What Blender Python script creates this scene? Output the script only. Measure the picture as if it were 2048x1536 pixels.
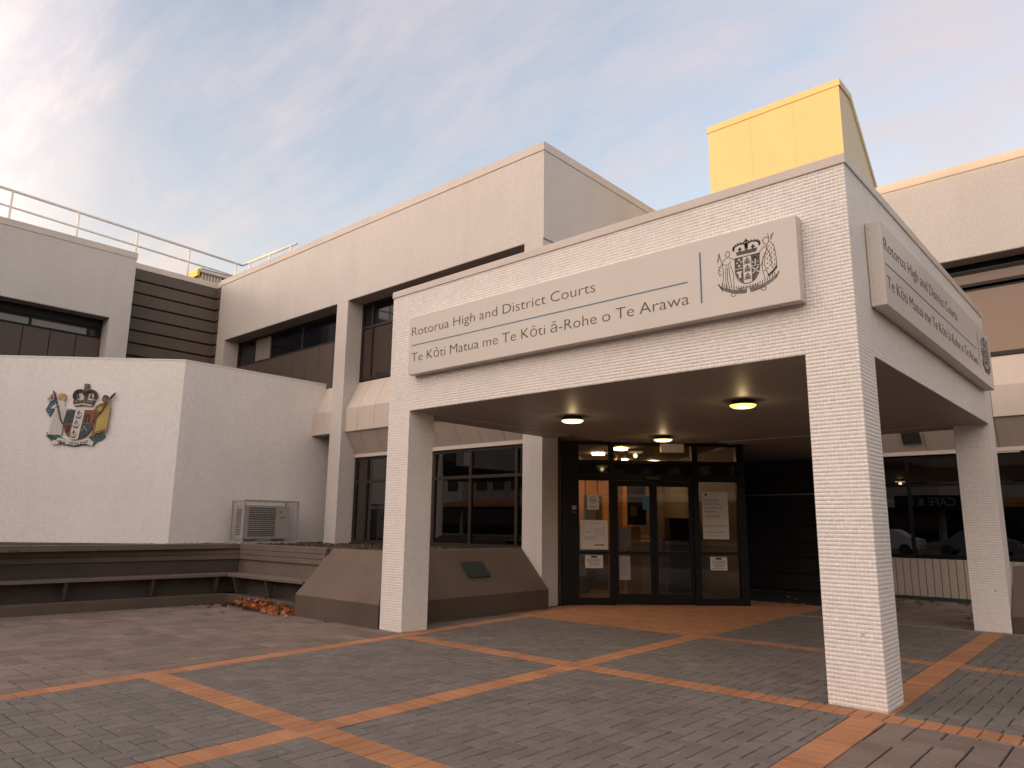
import bpy, bmesh, math, random
import numpy as np
from mathutils import Vector, Matrix
from mathutils.geometry import tessellate_polygon

for _o in list(bpy.data.objects):
    bpy.data.objects.remove(_o)
SC = bpy.context.scene
COL = SC.collection
R = math.radians
rnd = random.Random(7)

# ------------------------------------------------------------------ camera
CAMP = (1.7087, -6.1153, 1.344)
YAW, PITCH, ROLL, FPX = -0.7292, 0.1903, 0.0119, 1451.68
_fw = Vector((math.sin(YAW) * math.cos(PITCH), math.cos(YAW) * math.cos(PITCH), math.sin(PITCH)))
_r = Vector((math.cos(YAW), -math.sin(YAW), 0))
_u = _r.cross(_fw)
_r2 = _r * math.cos(ROLL) + _u * math.sin(ROLL)
_u2 = -_r * math.sin(ROLL) + _u * math.cos(ROLL)
cam = bpy.data.cameras.new('camera')
camo = bpy.data.objects.new('camera', cam)
COL.objects.link(camo)
M = Matrix.Identity(4)
for i in range(3):
    M[i][0], M[i][1], M[i][2], M[i][3] = _r2[i], _u2[i], -_fw[i], CAMP[i]
camo.matrix_world = M
cam.sensor_width = 36
cam.lens = FPX / 2048 * 36
cam.clip_start = 0.05
cam.clip_end = 4000
SC.camera = camo
SC.render.resolution_x, SC.render.resolution_y = 1024, 768

# ------------------------------------------------------------------ world, sun, exposure
SUN_AZ = math.atan2(-0.34, -0.94)
SUN_EL = R(3.0)
EXPOSURE = 3.15
SKY_STRENGTH = 0.15
SUN_STRENGTH = 0.33          # at this exposure the same as a sun of about 3 at exposure 0

world = bpy.data.worlds.new('World')
SC.world = world
world.use_nodes = True
wn = world.node_tree
for n in list(wn.nodes):
    wn.nodes.remove(n)


def mk(nt, typ, inputs=None, **props):
    n = nt.nodes.new(typ)
    for k, v in props.items():
        setattr(n, k, v)
    for k, v in (inputs or {}).items():
        if isinstance(v, bpy.types.NodeSocket):
            nt.links.new(v, n.inputs[k])
        else:
            n.inputs[k].default_value = v
    return n


def mth(nt, op, a, b=0.0, c=None, clamp=False):
    n = nt.nodes.new('ShaderNodeMath')
    n.operation = op
    n.use_clamp = clamp
    for i, v in enumerate((a, b) if c is None else (a, b, c)):
        if isinstance(v, bpy.types.NodeSocket):
            nt.links.new(v, n.inputs[i])
        else:
            n.inputs[i].default_value = v
    return n.outputs[0]


def mixc(nt, fac, a, b, blend='MIX'):
    n = nt.nodes.new('ShaderNodeMix')
    n.data_type = 'RGBA'
    n.blend_type = blend
    for k, v in ((0, fac), (6, a), (7, b)):
        if isinstance(v, bpy.types.NodeSocket):
            nt.links.new(v, n.inputs[k])
        else:
            n.inputs[k].default_value = v if not isinstance(v, tuple) or len(v) == 4 else (*v, 1)
    return n.outputs[2]


def ramp(nt, fac, stops):
    n = nt.nodes.new('ShaderNodeValToRGB')
    nt.links.new(fac, n.inputs[0])
    e = n.color_ramp.elements
    while len(e) < len(stops):
        e.new(0.5)
    for el, (p, c) in zip(e, stops):
        el.position = p
        el.color = (*c, 1) if isinstance(c, tuple) else (c, c, c, 1)
    return n.outputs[0]


sky = mk(wn, 'ShaderNodeTexSky', sky_type='NISHITA', sun_disc=False, sun_elevation=SUN_EL,
         sun_rotation=SUN_AZ, air_density=1.0, dust_density=0.3, ozone_density=1.0, altitude=280)
tc = mk(wn, 'ShaderNodeTexCoord')
sp = mk(wn, 'ShaderNodeSeparateXYZ', {0: tc.outputs['Generated']})
den = mth(wn, 'ADD', mth(wn, 'MAXIMUM', sp.outputs[2], 0.0), 0.22)
cx_ = mth(wn, 'DIVIDE', sp.outputs[0], den)
cy_ = mth(wn, 'DIVIDE', sp.outputs[1], den)
cv = mk(wn, 'ShaderNodeCombineXYZ', {0: cx_, 1: cy_, 2: 0.0})
# thin high cloud: streaks drawn out along one wind direction over a broad veil
mp1 = mk(wn, 'ShaderNodeMapping', {'Vector': cv.outputs[0], 'Location': (3.1, 1.7, 0), 'Rotation': (0, 0, R(28)), 'Scale': (0.9, 2.6, 1)})
n1 = mk(wn, 'ShaderNodeTexNoise', {'Vector': mp1.outputs[0], 'Scale': 1.7, 'Detail': 10.0, 'Roughness': 0.66, 'Distortion': 0.35})
mp2 = mk(wn, 'ShaderNodeMapping', {'Vector': cv.outputs[0], 'Location': (0.6, 0.3, 0), 'Rotation': (0, 0, R(20)), 'Scale': (0.8, 1.1, 1)})
n2 = mk(wn, 'ShaderNodeTexNoise', {'Vector': mp2.outputs[0], 'Scale': 0.9, 'Detail': 8.0, 'Roughness': 0.58, 'Distortion': 0.4})
c1 = ramp(wn, n1.outputs[0], [(0.43, 0.0), (0.70, 1.0)])
c2 = ramp(wn, n2.outputs[0], [(0.40, 0.0), (0.62, 1.0)])
cl = mth(wn, 'ADD', mth(wn, 'MULTIPLY', c2, 0.55), mth(wn, 'MULTIPLY', c1, mth(wn, 'ADD', mth(wn, 'MULTIPLY', c2, 0.25), 0.45)), clamp=True)
cl = mth(wn, 'ADD', mth(wn, 'MULTIPLY', cl, 0.72), 0.20)
warm = ramp(wn, sp.outputs[2], [(0.0, (1.02, 0.82, 0.66)), (0.25, (1.0, 0.88, 0.80)), (0.55, (0.97, 0.87, 0.865)), (1.0, (0.95, 0.86, 0.855))])
cloudcol = mixc(wn, 1.0, warm, (0.98, 0.98, 0.98, 1), 'MULTIPLY')
# cloud towards the low sun catches its light, cloud on the far side is paler and greyer
nrmz = mk(wn, 'ShaderNodeVectorMath', {0: tc.outputs['Generated']}, operation='NORMALIZE')
dsun = mk(wn, 'ShaderNodeVectorMath', {0: nrmz.outputs[0], 1: (math.sin(SUN_AZ) * math.cos(SUN_EL), math.cos(SUN_AZ) * math.cos(SUN_EL), math.sin(SUN_EL))}, operation='DOT_PRODUCT')
gl = mth(wn, 'POWER', mth(wn, 'MULTIPLY', mth(wn, 'ADD', dsun.outputs['Value'], 1.0), 0.5, clamp=True), 2.0)
hz = mth(wn, 'POWER', mth(wn, 'SUBTRACT', 1.0, mth(wn, 'MAXIMUM', sp.outputs[2], 0.0), clamp=True), 9.0)
cl = mth(wn, 'ADD', cl, mth(wn, 'MULTIPLY', hz, 0.6), clamp=True)          # haze bank along the horizon
glow = ramp(wn, gl, [(0.0, (.63, .60, .61)), (0.28, (.76, .72, .70)), (0.5, (2.45, 2.08, 1.78)), (1.0, (2.95, 2.4, 1.9))])
cloudcol = mixc(wn, 1.0, cloudcol, glow, 'MULTIPLY')
skyc = mixc(wn, cl, mixc(wn, 1.0, sky.outputs[0], (.50, .49, .535, 1), 'MULTIPLY'), cloudcol)
bg = mk(wn, 'ShaderNodeBackground', {'Color': skyc, 'Strength': SKY_STRENGTH})
wo = mk(wn, 'ShaderNodeOutputWorld', {'Surface': bg.outputs[0]})

sun = bpy.data.lights.new('sun', 'SUN')
sun.energy = SUN_STRENGTH
sun.angle = R(0.5)
sun.color = (1.0, 0.52, 0.02)
suno = bpy.data.objects.new('sun', sun)
COL.objects.link(suno)
sd = Vector((math.sin(SUN_AZ) * math.cos(SUN_EL), math.cos(SUN_AZ) * math.cos(SUN_EL), math.sin(SUN_EL)))
suno.rotation_euler = sd.to_track_quat('Z', 'Y').to_euler()
suno.location = (-10, -20, 25)

SC.view_settings.view_transform = 'Standard'
SC.view_settings.look = 'None'
SC.view_settings.gamma = 1
SC.view_settings.use_curve_mapping = False
SC.view_settings.exposure = EXPOSURE
SC.render.engine = 'CYCLES'
SC.cycles.max_bounces = 8
SC.cycles.transparent_max_bounces = 12
SC.cycles.use_denoising = True

# ------------------------------------------------------------------ geometry helpers
WL = {}          # world origin of every object


class Frame:
    """s runs along heading a, t points out of the wall (right of s), z is up."""
    def __init__(s, ox=0.0, oy=0.0, a=0.0, oz=0.0):
        s.o = (ox, oy, oz)
        s.d = (math.cos(R(a)), math.sin(R(a)))
        s.n = (math.sin(R(a)), -math.cos(R(a)))

    def p(s, a, t, z):
        return (s.o[0] + s.d[0] * a + s.n[0] * t, s.o[1] + s.d[1] * a + s.n[1] * t, s.o[2] + z)


W0 = Frame()


class MB:
    def __init__(s, F=None):
        s.v, s.f, s.F = [], [], F or W0

    def add(s, pts, faces):
        b = len(s.v)
        s.v += [s.F.p(*p) for p in pts]
        s.f += [tuple(b + i for i in f) for f in faces]
        return s

    def box(s, a0, a1, t0, t1, z0, z1):
        p = [(a, t, z) for z in (z0, z1) for t in (t0, t1) for a in (a0, a1)]
        # t grows outward (to -y when heading is 0), so order for outward normals
        return s.add(p, [(0, 1, 3, 2), (4, 6, 7, 5), (0, 4, 5, 1), (2, 3, 7, 6), (0, 2, 6, 4), (1, 5, 7, 3)])

    def cbox(s, a0, a1, t0, t1, z0, z1, c=0.004):
        """box with chamfered outer (t1) rim"""
        p = [(a0, t0, z0), (a1, t0, z0), (a1, t0, z1), (a0, t0, z1), (a0, t1 - c, z0), (a1, t1 - c, z0), (a1, t1 - c, z1), (a0, t1 - c, z1),
             (a0 + c, t1, z0 + c), (a1 - c, t1, z0 + c), (a1 - c, t1, z1 - c), (a0 + c, t1, z1 - c)]
        return s.add(p, [(0, 3, 2, 1), (0, 1, 5, 4), (1, 2, 6, 5), (2, 3, 7, 6), (3, 0, 4, 7), (4, 5, 9, 8), (5, 6, 10, 9), (6, 7, 11, 10), (7, 4, 8, 11), (8, 9, 10, 11)])

    def quad(s, *p):
        return s.add(p, [tuple(range(len(p)))])

    def prof(s, prof, a0, a1):
        """closed profile of (t,z) points swept along s"""
        n = len(prof)
        pts = [(a0, t, z) for t, z in prof] + [(a1, t, z) for t, z in prof]
        return s.add(pts, [tuple(range(n))[::-1], tuple(range(n, 2 * n))] + [(i, (i + 1) % n, n + (i + 1) % n, n + i) for i in range(n)])

    def poly(s, pts, t0, t1):
        """(s,z) outline given depth from t0 to t1"""
        n = len(pts)
        tri = tessellate_polygon([[Vector((x, z, 0)) for x, z in pts]])
        P = [(x, t0, z) for x, z in pts] + [(x, t1, z) for x, z in pts]
        F = [(a + n, b + n, c + n) for a, b, c in tri] + [(i, (i + 1) % n, n + (i + 1) % n, n + i) for i in range(n)]
        return s.add(P, F)

    def stroke(s, pts, w, t0, t1, closed=False):
        if closed:
            pts = list(pts) + [pts[0]]
        for (x0, z0), (x1, z1) in zip(pts[:-1], pts[1:]):
            l = math.hypot(x1 - x0, z1 - z0) or 1e-9
            ex, ez = (x1 - x0) / l * w * .35, (z1 - z0) / l * w * .35
            nx, nz = -(z1 - z0) / l * w / 2, (x1 - x0) / l * w / 2
            q = [(x0 - ex + nx, z0 - ez + nz), (x0 - ex - nx, z0 - ez - nz), (x1 + ex - nx, z1 + ez - nz), (x1 + ex + nx, z1 + ez + nz)]
            s.poly(q, t0, t1)
        return s

    def tube(s, p0, p1, r, n=8, cap=True):
        a, b = Vector(s.F.p(*p0)), Vector(s.F.p(*p1))
        d = (b - a).normalized()
        x = d.orthogonal().normalized()
        y = d.cross(x)
        o = len(s.v)
        for c in (a, b):
            for i in range(n):
                an = 2 * math.pi * i / n
                s.v.append(tuple(c + x * r * math.cos(an) + y * r * math.sin(an)))
        s.f += [(o + i, o + (i + 1) % n, o + n + (i + 1) % n, o + n + i) for i in range(n)]
        if cap:
            s.f += [tuple(o + i for i in range(n))[::-1], tuple(o + n + i for i in range(n))]
        return s

    def disc(s, c, r, z0, z1, n=32, r2=None):
        """vertical lathe ring: radius r at z0 to r2 at z1, both capped"""
        r2 = r if r2 is None else r2
        o = len(s.v)
        for rr, z in ((r, z0), (r2, z1)):
            for i in range(n):
                an = 2 * math.pi * i / n
                s.v.append((c[0] + rr * math.cos(an), c[1] + rr * math.sin(an), z))
        s.f += [(o + i, o + (i + 1) % n, o + n + (i + 1) % n, o + n + i) for i in range(n)]
        s.f += [tuple(o + i for i in range(n))[::-1], tuple(o + n + i for i in range(n))]
        return s


def new_mesh(name, v, f, mats, uv=True, recalc=True):
    me = bpy.data.meshes.new(name)
    me.from_pydata([tuple(x) for x in v], [], f)
    if recalc:
        bm = bmesh.new()
        bm.from_mesh(me)
        bmesh.ops.recalc_face_normals(bm, faces=bm.faces)
        bm.to_mesh(me)
        bm.free()
    for m in mats:
        me.materials.append(m)
    return me


def plan_uv(me, off):
    n = len(me.loops)
    co = np.empty(len(me.vertices) * 3)
    me.vertices.foreach_get('co', co)
    co = co.reshape(-1, 3) + np.array(off)
    lv = np.empty(n, int)
    me.loops.foreach_get('vertex_index', lv)
    nor = np.empty(len(me.polygons) * 3)
    me.polygons.foreach_get('normal', nor)
    nor = nor.reshape(-1, 3)
    lt = np.empty(len(me.polygons), int)
    me.polygons.foreach_get('loop_total', lt)
    ln = np.repeat(nor, lt, axis=0)
    P = co[lv]
    flat = np.abs(ln[:, 2]) > .95
    tx, ty = -ln[:, 1], ln[:, 0]
    L = np.hypot(tx, ty)
    L[L < 1e-6] = 1
    tx, ty = tx / L, ty / L
    u = P[:, 0] * tx + P[:, 1] * ty
    bx, by, bz = ln[:, 1] * 0 - ln[:, 2] * ty * 0, 0, 0
    # bitangent = n x t
    b = np.stack([-ln[:, 2] * ty, ln[:, 2] * tx, ln[:, 0] * ty - ln[:, 1] * tx], -1)
    v = (P * b).sum(1)
    uvs = np.stack([np.where(flat, P[:, 0], u), np.where(flat, P[:, 1], v)], -1)
    l = me.uv_layers.new(name='UVMap')
    l.data.foreach_set('uv', uvs.ravel())


def obj(name, mb, mat, parent=None, origin=None, smooth=False, bevel=0, label=None, cat=None, group=None, kind=None, recalc=True):
    V = np.array(mb.v, float)
    if origin is None:
        lo, hi = V.min(0), V.max(0)
        origin = ((lo[0] + hi[0]) / 2, (lo[1] + hi[1]) / 2, lo[2])
    V = V - np.array(origin)
    me = new_mesh(name, V, mb.f, mat if isinstance(mat, (list, tuple)) else [mat], recalc=recalc)
    plan_uv(me, origin)
    if smooth:
        me.polygons.foreach_set('use_smooth', [True] * len(me.polygons))
    o = bpy.data.objects.new(name, me)
    COL.objects.link(o)
    place(o, origin, parent)
    if bevel:
        b = o.modifiers.new('bevel', 'BEVEL')
        b.width = bevel
        b.segments = 2
        b.limit_method = 'ANGLE'
        b.angle_limit = R(40)
    tag(o, label, cat, group, kind)
    return o


def place(o, loc, parent=None):
    WL[o.name] = loc
    if parent is not None:
        o.parent = parent
        pl = WL[parent.name]
        o.location = [a - b for a, b in zip(loc, pl)]
    else:
        o.location = loc


def tag(o, label=None, cat=None, group=None, kind=None):
    if label:
        o['label'] = label
    if cat:
        o['category'] = cat
    if group:
        o['group'] = group
    if kind:
        o['kind'] = kind
    return o


def thing(name, loc, label, cat, group=None):
    o = bpy.data.objects.new(name, None)
    o.empty_display_size = .2
    COL.objects.link(o)
    place(o, loc)
    return tag(o, label, cat, group)


def copy_of(o, loc, parent=None, rot=None, scale=None):
    c = o.copy()
    COL.objects.link(c)
    place(c, loc, parent)
    if rot:
        c.rotation_euler = rot
    if scale:
        c.scale = scale
    return c


# ------------------------------------------------------------------ materials
def newmat(name):
    m = bpy.data.materials.new(name)
    m.use_nodes = True
    nt = m.node_tree
    b = nt.nodes['Principled BSDF']
    return m, nt, b


def bump(nt, b, h, strength=.3, dist=.01, normal=None):
    n = mk(nt, 'ShaderNodeBump', {'Strength': strength, 'Distance': dist, 'Height': h})
    if normal:
        nt.links.new(normal, n.inputs['Normal'])
    nt.links.new(n.outputs[0], b.inputs['Normal'])
    return n.outputs[0]


def objco(nt, scale=(1, 1, 1)):
    g = mk(nt, 'ShaderNodeNewGeometry')
    m = mk(nt, 'ShaderNodeMapping', {'Vector': g.outputs['Position'], 'Scale': scale})
    return m.outputs[0]


def noise(nt, vec, scale, detail=4, rough=.55):
    return mk(nt, 'ShaderNodeTexNoise', {'Vector': vec, 'Scale': scale, 'Detail': float(detail), 'Roughness': rough}).outputs[0]


def streaky(nt, col, amount=.25, dark=(.62, .55, .48)):
    """rain streaks and blotches, soft, long in z"""
    a = noise(nt, objco(nt, (1.6, 1.6, .16)), 2.2, 5, .6)
    b = noise(nt, objco(nt, (.35, .35, .3)), 1.6, 4, .5)
    f = mth(nt, 'MULTIPLY', ramp(nt, a, [(.45, 0.), (.75, 1.)]), ramp(nt, b, [(.35, .2), (.7, 1.)]))
    return mixc(nt, mth(nt, 'MULTIPLY', f, amount), col, mixc(nt, 1.0, col, dark, 'MULTIPLY'))


def paint(name, col, rough=.55, grain=60, var=.12, bumpd=.0008, stain=.15, spec=.4):
    m, nt, b = newmat(name)
    v = objco(nt)
    a = noise(nt, v, grain, 3)
    c = noise(nt, v, 1.3, 4)
    base = mixc(nt, ramp(nt, c, [(.3, 0.), (.7, 1.)]), tuple(x * (1 - var) for x in col), tuple(min(1, x * (1 + var)) for x in col))
    base = streaky(nt, base, stain)
    nt.links.new(base, b.inputs['Base Color'])
    b.inputs['Roughness'].default_value = rough
    b.inputs['Specular IOR Level'].default_value = spec
    bump(nt, b, a, .35, bumpd)
    return m


def mosaic_flat(name, col, grout, tw=.0307, th=.0323, depth=.4, stain=.22, mortar=.0022):
    """small glazed mosaic, for walls where a tile is 2-3 px"""
    m, nt, b = newmat(name)
    uv = mk(nt, 'ShaderNodeUVMap')
    br = mk(nt, 'ShaderNodeTexBrick', {'Vector': uv.outputs[0], 'Color1': (1, 1, 1, 1), 'Color2': (.9, .9, .9, 1), 'Mortar': (0, 0, 0, 1), 'Scale': 1.0,
                                       'Mortar Size': mortar, 'Mortar Smooth': .2, 'Bias': 0.0, 'Brick Width': tw, 'Row Height': th}, offset=0.0, squash=1.0)
    big = noise(nt, objco(nt), .8, 4)
    c = mixc(nt, ramp(nt, big, [(.3, 0.), (.7, 1.)]), tuple(x * .95 for x in col), tuple(x * 1.04 for x in col))
    c = mixc(nt, 1.0, c, br.outputs[0], 'MULTIPLY')
    c = mixc(nt, br.outputs['Fac'], c, grout)
    c = streaky(nt, c, stain)
    nt.links.new(c, b.inputs['Base Color'])
    b.inputs['Roughness'].default_value = .38
    inv = mth(nt, 'SUBTRACT', 1.0, br.outputs['Fac'])
    bump(nt, b, inv, depth, .002)
    return m


TILE = (.79, .745, .70)
GROUT = (.58, .53, .485)
m_mosaic = mosaic_flat('white_mosaic', (.68, .635, .59), (.48, .44, .40), stain=.2)
m_mosaic_rows = mosaic_flat('white_mosaic_rows', (.88, .835, .795), (.74, .695, .65), th=.040, tw=.040, mortar=.0022, depth=.25, stain=.14)


def tile_mat():
    m, nt, b = newmat('mosaic_tile')
    g = mk(nt, 'ShaderNodeNewGeometry')
    r = ramp(nt, g.outputs['Random Per Island'], [(0, .93), (.8, 1.0), (1, 1.02)])
    big = noise(nt, objco(nt), 1.1, 4)
    c = mixc(nt, ramp(nt, big, [(.3, 0.), (.7, 1.)]), tuple(x * 1.04 for x in TILE), tuple(x * 1.10 for x in TILE))
    c = mixc(nt, 1.0, c, r, 'MULTIPLY')
    c = streaky(nt, c, .2)
    nt.links.new(c, b.inputs['Base Color'])
    b.inputs['Roughness'].default_value = .3
    bump(nt, b, noise(nt, objco(nt), 90, 2), .15, .001)
    return m


m_tile = tile_mat()
m_grout = paint('tile_grout', (.62, .565, .52), .85, 200, .1)
m_metalcap = paint('cream_coping_metal', (.64, .57, .51), .42, 40, .06, .0003, .12)
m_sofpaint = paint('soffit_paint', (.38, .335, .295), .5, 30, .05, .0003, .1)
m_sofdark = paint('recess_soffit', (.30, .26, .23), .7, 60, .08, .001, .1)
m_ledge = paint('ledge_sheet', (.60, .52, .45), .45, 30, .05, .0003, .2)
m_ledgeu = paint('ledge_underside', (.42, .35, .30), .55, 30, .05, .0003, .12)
m_gap = paint('dark_joint', (.035, .03, .027), .9, 50, .1, .0005, 0)
m_bronze = paint('bronze_frame', (.034, .025, .02), .42, 50, .1, .0002, .05, .25)
m_black = paint('black_frame', (.008, .0075, .0075), .4, 50, .1, .0002, .05, .2)
m_clad = paint('olive_cladding', (.125, .100, .080), .65, 30, .06, .0003, .15, .2)
m_panel = paint('brown_spandrel', (.088, .066, .056), .45, 30, .08, .0003, .1)
m_louvre = paint('black_board', (.032, .029, .028), .5, 30, .1, .0004, .1)
m_vboard = paint('beige_board', (.40, .335, .28), .6, 60, .06, .0006, .25)
m_roof = paint('roof_membrane', (.25, .24, .23), .8, 40)
m_white = paint('white_enamel', (.78, .76, .73), .4, 30, .03, .0002, .12)
m_rail = paint('white_rail_paint', (.85, .82, .78), .4, 30, .04, .0002, .15)
m_signface = paint('sign_cream', (.64, .59, .54), .35, 20, .02, .0001, .05)
m_ink = paint('dark_ink', (.075, .062, .057), .5, 20, .03, .0001, 0)
m_blue = paint('sign_blue', (.06, .17, .30), .5, 20, .03, .0001, 0)
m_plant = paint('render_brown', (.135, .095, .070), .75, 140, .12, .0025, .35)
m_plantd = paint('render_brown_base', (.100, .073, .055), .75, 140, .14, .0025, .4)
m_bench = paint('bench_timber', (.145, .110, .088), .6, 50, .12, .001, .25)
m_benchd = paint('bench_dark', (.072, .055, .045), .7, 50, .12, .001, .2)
m_greenstrip = paint('green_strip', (.015, .05, .035), .7)


def glass(name, tint, refl=1.0, rough=.0):
    m, nt, b = newmat(name)
    nt.nodes.remove(b)
    fr = mk(nt, 'ShaderNodeFresnel', {'IOR': 1.52})
    f = mth(nt, 'MULTIPLY', fr.outputs[0], 1.7 * refl, clamp=True)
    t = mk(nt, 'ShaderNodeBsdfTransparent', {'Color': (*tint, 1)})
    bn = mk(nt, 'ShaderNodeBump', {'Strength': .04, 'Distance': .01, 'Height': noise(nt, objco(nt), 1.1, 1)})
    g = mk(nt, 'ShaderNodeBsdfGlossy', {'Color': (.95, .95, .95, 1), 'Roughness': rough, 'Normal': bn.outputs[0]})
    mx = mk(nt, 'ShaderNodeMixShader', {0: f, 1: t.outputs[0], 2: g.outputs[0]})
    nt.links.new(mx.outputs[0], nt.nodes['Material Output'].inputs[0])
    return m


m_glass = glass('clear_glass', (.80, .82, .80), .75)
m_tint = glass('bronze_glass', (.30, .26, .235), 1.35)


def darkglass(name, col, rough=.03, spec=.6):
    m, nt, b = newmat(name)
    b.inputs['Base Color'].default_value = (*col, 1)
    b.inputs['Roughness'].default_value = rough
    b.inputs['Specular IOR Level'].default_value = spec
    bump(nt, b, noise(nt, objco(nt), .9, 1), .05, .01)
    return m


m_dkglass = darkglass('night_blue_glass', (.006, .0075, .012), .04, .28)
m_dkbrown = darkglass('brown_glass', (.05, .036, .027), .05, .5)
m_palegrey = darkglass('pale_blind_glass', (.24, .225, .215), .25, .4)  # pale blind; on the left block a grey reflection put into the colour
m_warmrefl = darkglass('amber_glass', (.23, .145, .095), .12, .5)  # warm reflection of lit buildings put into the pane colour


def emit(name, col, s):
    m, nt, b = newmat(name)
    b.inputs['Base Color'].default_value = (.8, .8, .8, 1)
    b.inputs['Emission Color'].default_value = (*col, 1)
    b.inputs['Emission Strength'].default_value = s
    return m


m_lampY = emit('yellow_lamp', (1.0, .78, .16), .2)
m_lampW = emit('warm_lamp', (1.0, .78, .42), .2)
m_lampI = emit('indoor_lamp', (1.0, .62, .30), 6.0)
m_lampS = emit('strip_lamp', (1.0, .75, .5), .045)


def speckle(name, col, col2, light=(.3, .28, .26), var=.22, wear=.3):
    """concrete paver: aggregate specks, per-paver tone, soiling"""
    m, nt, b = newmat(name)
    g = mk(nt, 'ShaderNodeNewGeometry')
    oi = mk(nt, 'ShaderNodeObjectInfo')
    rr = mth(nt, 'FRACT', mth(nt, 'ADD', g.outputs['Random Per Island'], oi.outputs['Random']))
    v = objco(nt)
    c = mixc(nt, rr, col, col2)
    fine = noise(nt, v, 240, 3, .7)
    c = mixc(nt, ramp(nt, fine, [(.52, 0.), (.68, .8)]), c, light)
    c = mixc(nt, ramp(nt, fine, [(.30, .75), (.44, 0.)]), c, tuple(x * .35 for x in col))
    soil = noise(nt, v, 2.1, 5, .65)
    c = mixc(nt, mth(nt, 'MULTIPLY', ramp(nt, soil, [(.40, 0.), (.72, 1.)]), wear), c, tuple(x * .45 for x in col))
    blot = noise(nt, v, 14, 4, .6)
    c = mixc(nt, ramp(nt, blot, [(.60, 0.), (.78, .35)]), c, light)
    nt.links.new(c, b.inputs['Base Color'])
    b.inputs['Roughness'].default_value = .8
    b.inputs['Specular IOR Level'].default_value = .3
    bump(nt, b, fine, .5, .002)
    return m


m_grey = speckle('grey_paver', (.132, .115, .099), (.178, .155, .134), (.36, .32, .275))
m_orange = speckle('orange_paver', (.37, .160, .072), (.47, .215, .10), (.56, .33, .20), .2, .35)
m_brown = speckle('brown_paver', (.165, .122, .095), (.245, .183, .145), (.30, .24, .19), .25, .4)
m_bed = paint('paver_bedding', (.014, .011, .009), .95, 150, .2, .002, 0)
m_kerb = paint('concrete_strip', (.26, .225, .19), .8, 90, .1, .002, .3)
m_asphalt = paint('asphalt', (.05, .048, .046), .9, 120, .15, .003, .3)
m_soil = paint('planter_soil', (.055, .038, .028), .95, 60, .3, .01, .3)
m_hedgebit = paint('leaf_litter', (.12, .075, .042), .8, 80, .3, .001, 0)
m_galv = paint('galvanised_wire', (.36, .355, .34), .4, 40, .08, .0002, .1, .6)
m_acbody = paint('ac_casing', (.50, .46, .42), .45, 30, .04, .0002, .15)
m_acdark = paint('ac_grille', (.05, .047, .044), .5, 30, .04, .0002, .1)
m_plaque = paint('bronze_plaque', (.018, .026, .023), .4, 60, .2, .0006, .2, .6)
m_paper = paint('notice_paper', (.62, .56, .50), .6, 20, .02, .0001, 0)
m_paperd = paint('grey_paper', (.30, .28, .26), .6, 20, .02, .0001, 0)
m_wood = paint('orange_wood', (.36, .15, .045), .45, 25, .25, .0005, .2)
m_counter = paint('honey_counter', (.42, .25, .10), .45, 25, .15, .0005, .1)
m_inwall = paint('lobby_wall', (.13, .095, .068), .7, 25, .1, .0003, .1)
m_inceil = paint('lobby_ceiling', (.24, .17, .12), .7, 25, .1, .0003, .1)
m_infloor = paint('lobby_floor', (.10, .07, .05), .35, 25, .1, .0003, .1)
m_room = paint('dim_room', (.10, .075, .058), .8, 25, .1, .0003, .1)
m_pillar = paint('room_pillar', (.075, .058, .046), .7, 25, .1, .0003, .1)

# colours of the painted relief
m_gold = paint('relief_gold', (.46, .33, .10), .5, 60, .25, .001, .2)
m_cream = paint('relief_white', (.66, .62, .57), .5, 60, .08, .001, .2)
m_skin = paint('relief_skin', (.55, .36, .26), .5, 60, .08, .0005, .1)
m_hair = paint('relief_hair', (.50, .36, .12), .5, 60, .1, .0005, .1)
m_bskin = paint('relief_brown_skin', (.21, .115, .045), .5, 60, .15, .0005, .1)
m_flagb = paint('relief_flag_blue', (.04, .105, .165), .5, 60, .1, .0005, .1)
m_red = paint('relief_red', (.22, .08, .045), .5, 60, .15, .0005, .15)
m_teal = paint('relief_teal', (.045, .075, .085), .5, 60, .15, .0005, .15)
m_fern = paint('relief_fern', (.045, .16, .13), .5, 60, .2, .0005, .15)
m_crown = paint('relief_crown', (.10, .075, .055), .45, 120, .45, .003, .3)
m_dkbrown2 = paint('relief_dark', (.06, .04, .03), .5, 60, .1, .0005, .1)

# ------------------------------------------------------------------ projected size, used to pick the pieces built one by one
def pix(p):
    d = Vector(p) - Vector(CAMP)
    z = d.dot(_fw)
    if z < .1:
        return None
    return 1024 + FPX * d.dot(_r2) / z, 768 - FPX * d.dot(_u2) / z, z


def in_view(p, m=60):
    q = pix(p)
    return q is not None and -m < q[0] < 2048 + m and -m < q[1] < 1536 + m


# ------------------------------------------------------------------ ground
g = MB()
g.quad((-900, -900, -.16), (900, -900, -.16), (900, 900, -.16), (-900, 900, -.16))
obj('ground', g, m_asphalt, origin=(0, 0, -.16), kind='structure')
g = MB()
g.box(-26, 16, -13, 9.0, -.15, -.012)          # t is -y: the box spans y from -9 to 13
pavement = obj('pavement', g, m_bed, origin=(0, 0, -.15), kind='structure')


def clip(poly, a, b, c):
    """keep a*x+b*y<=c"""
    out = []
    for i in range(len(poly)):
        p, q = poly[i], poly[(i + 1) % len(poly)]
        dp, dq = a * p[0] + b * p[1] - c, a * q[0] + b * q[1] - c
        if dp <= 0:
            out.append(p)
        if dp * dq < 0:
            k = dp / (dp - dq)
            out.append((p[0] + (q[0] - p[0]) * k, p[1] + (q[1] - p[1]) * k))
    return out


def half(p, q):
    """half plane to the left of p->q"""
    dx, dy = q[0] - p[0], q[1] - p[1]
    return dy, -dx, dy * p[0] - dx * p[1]


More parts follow.
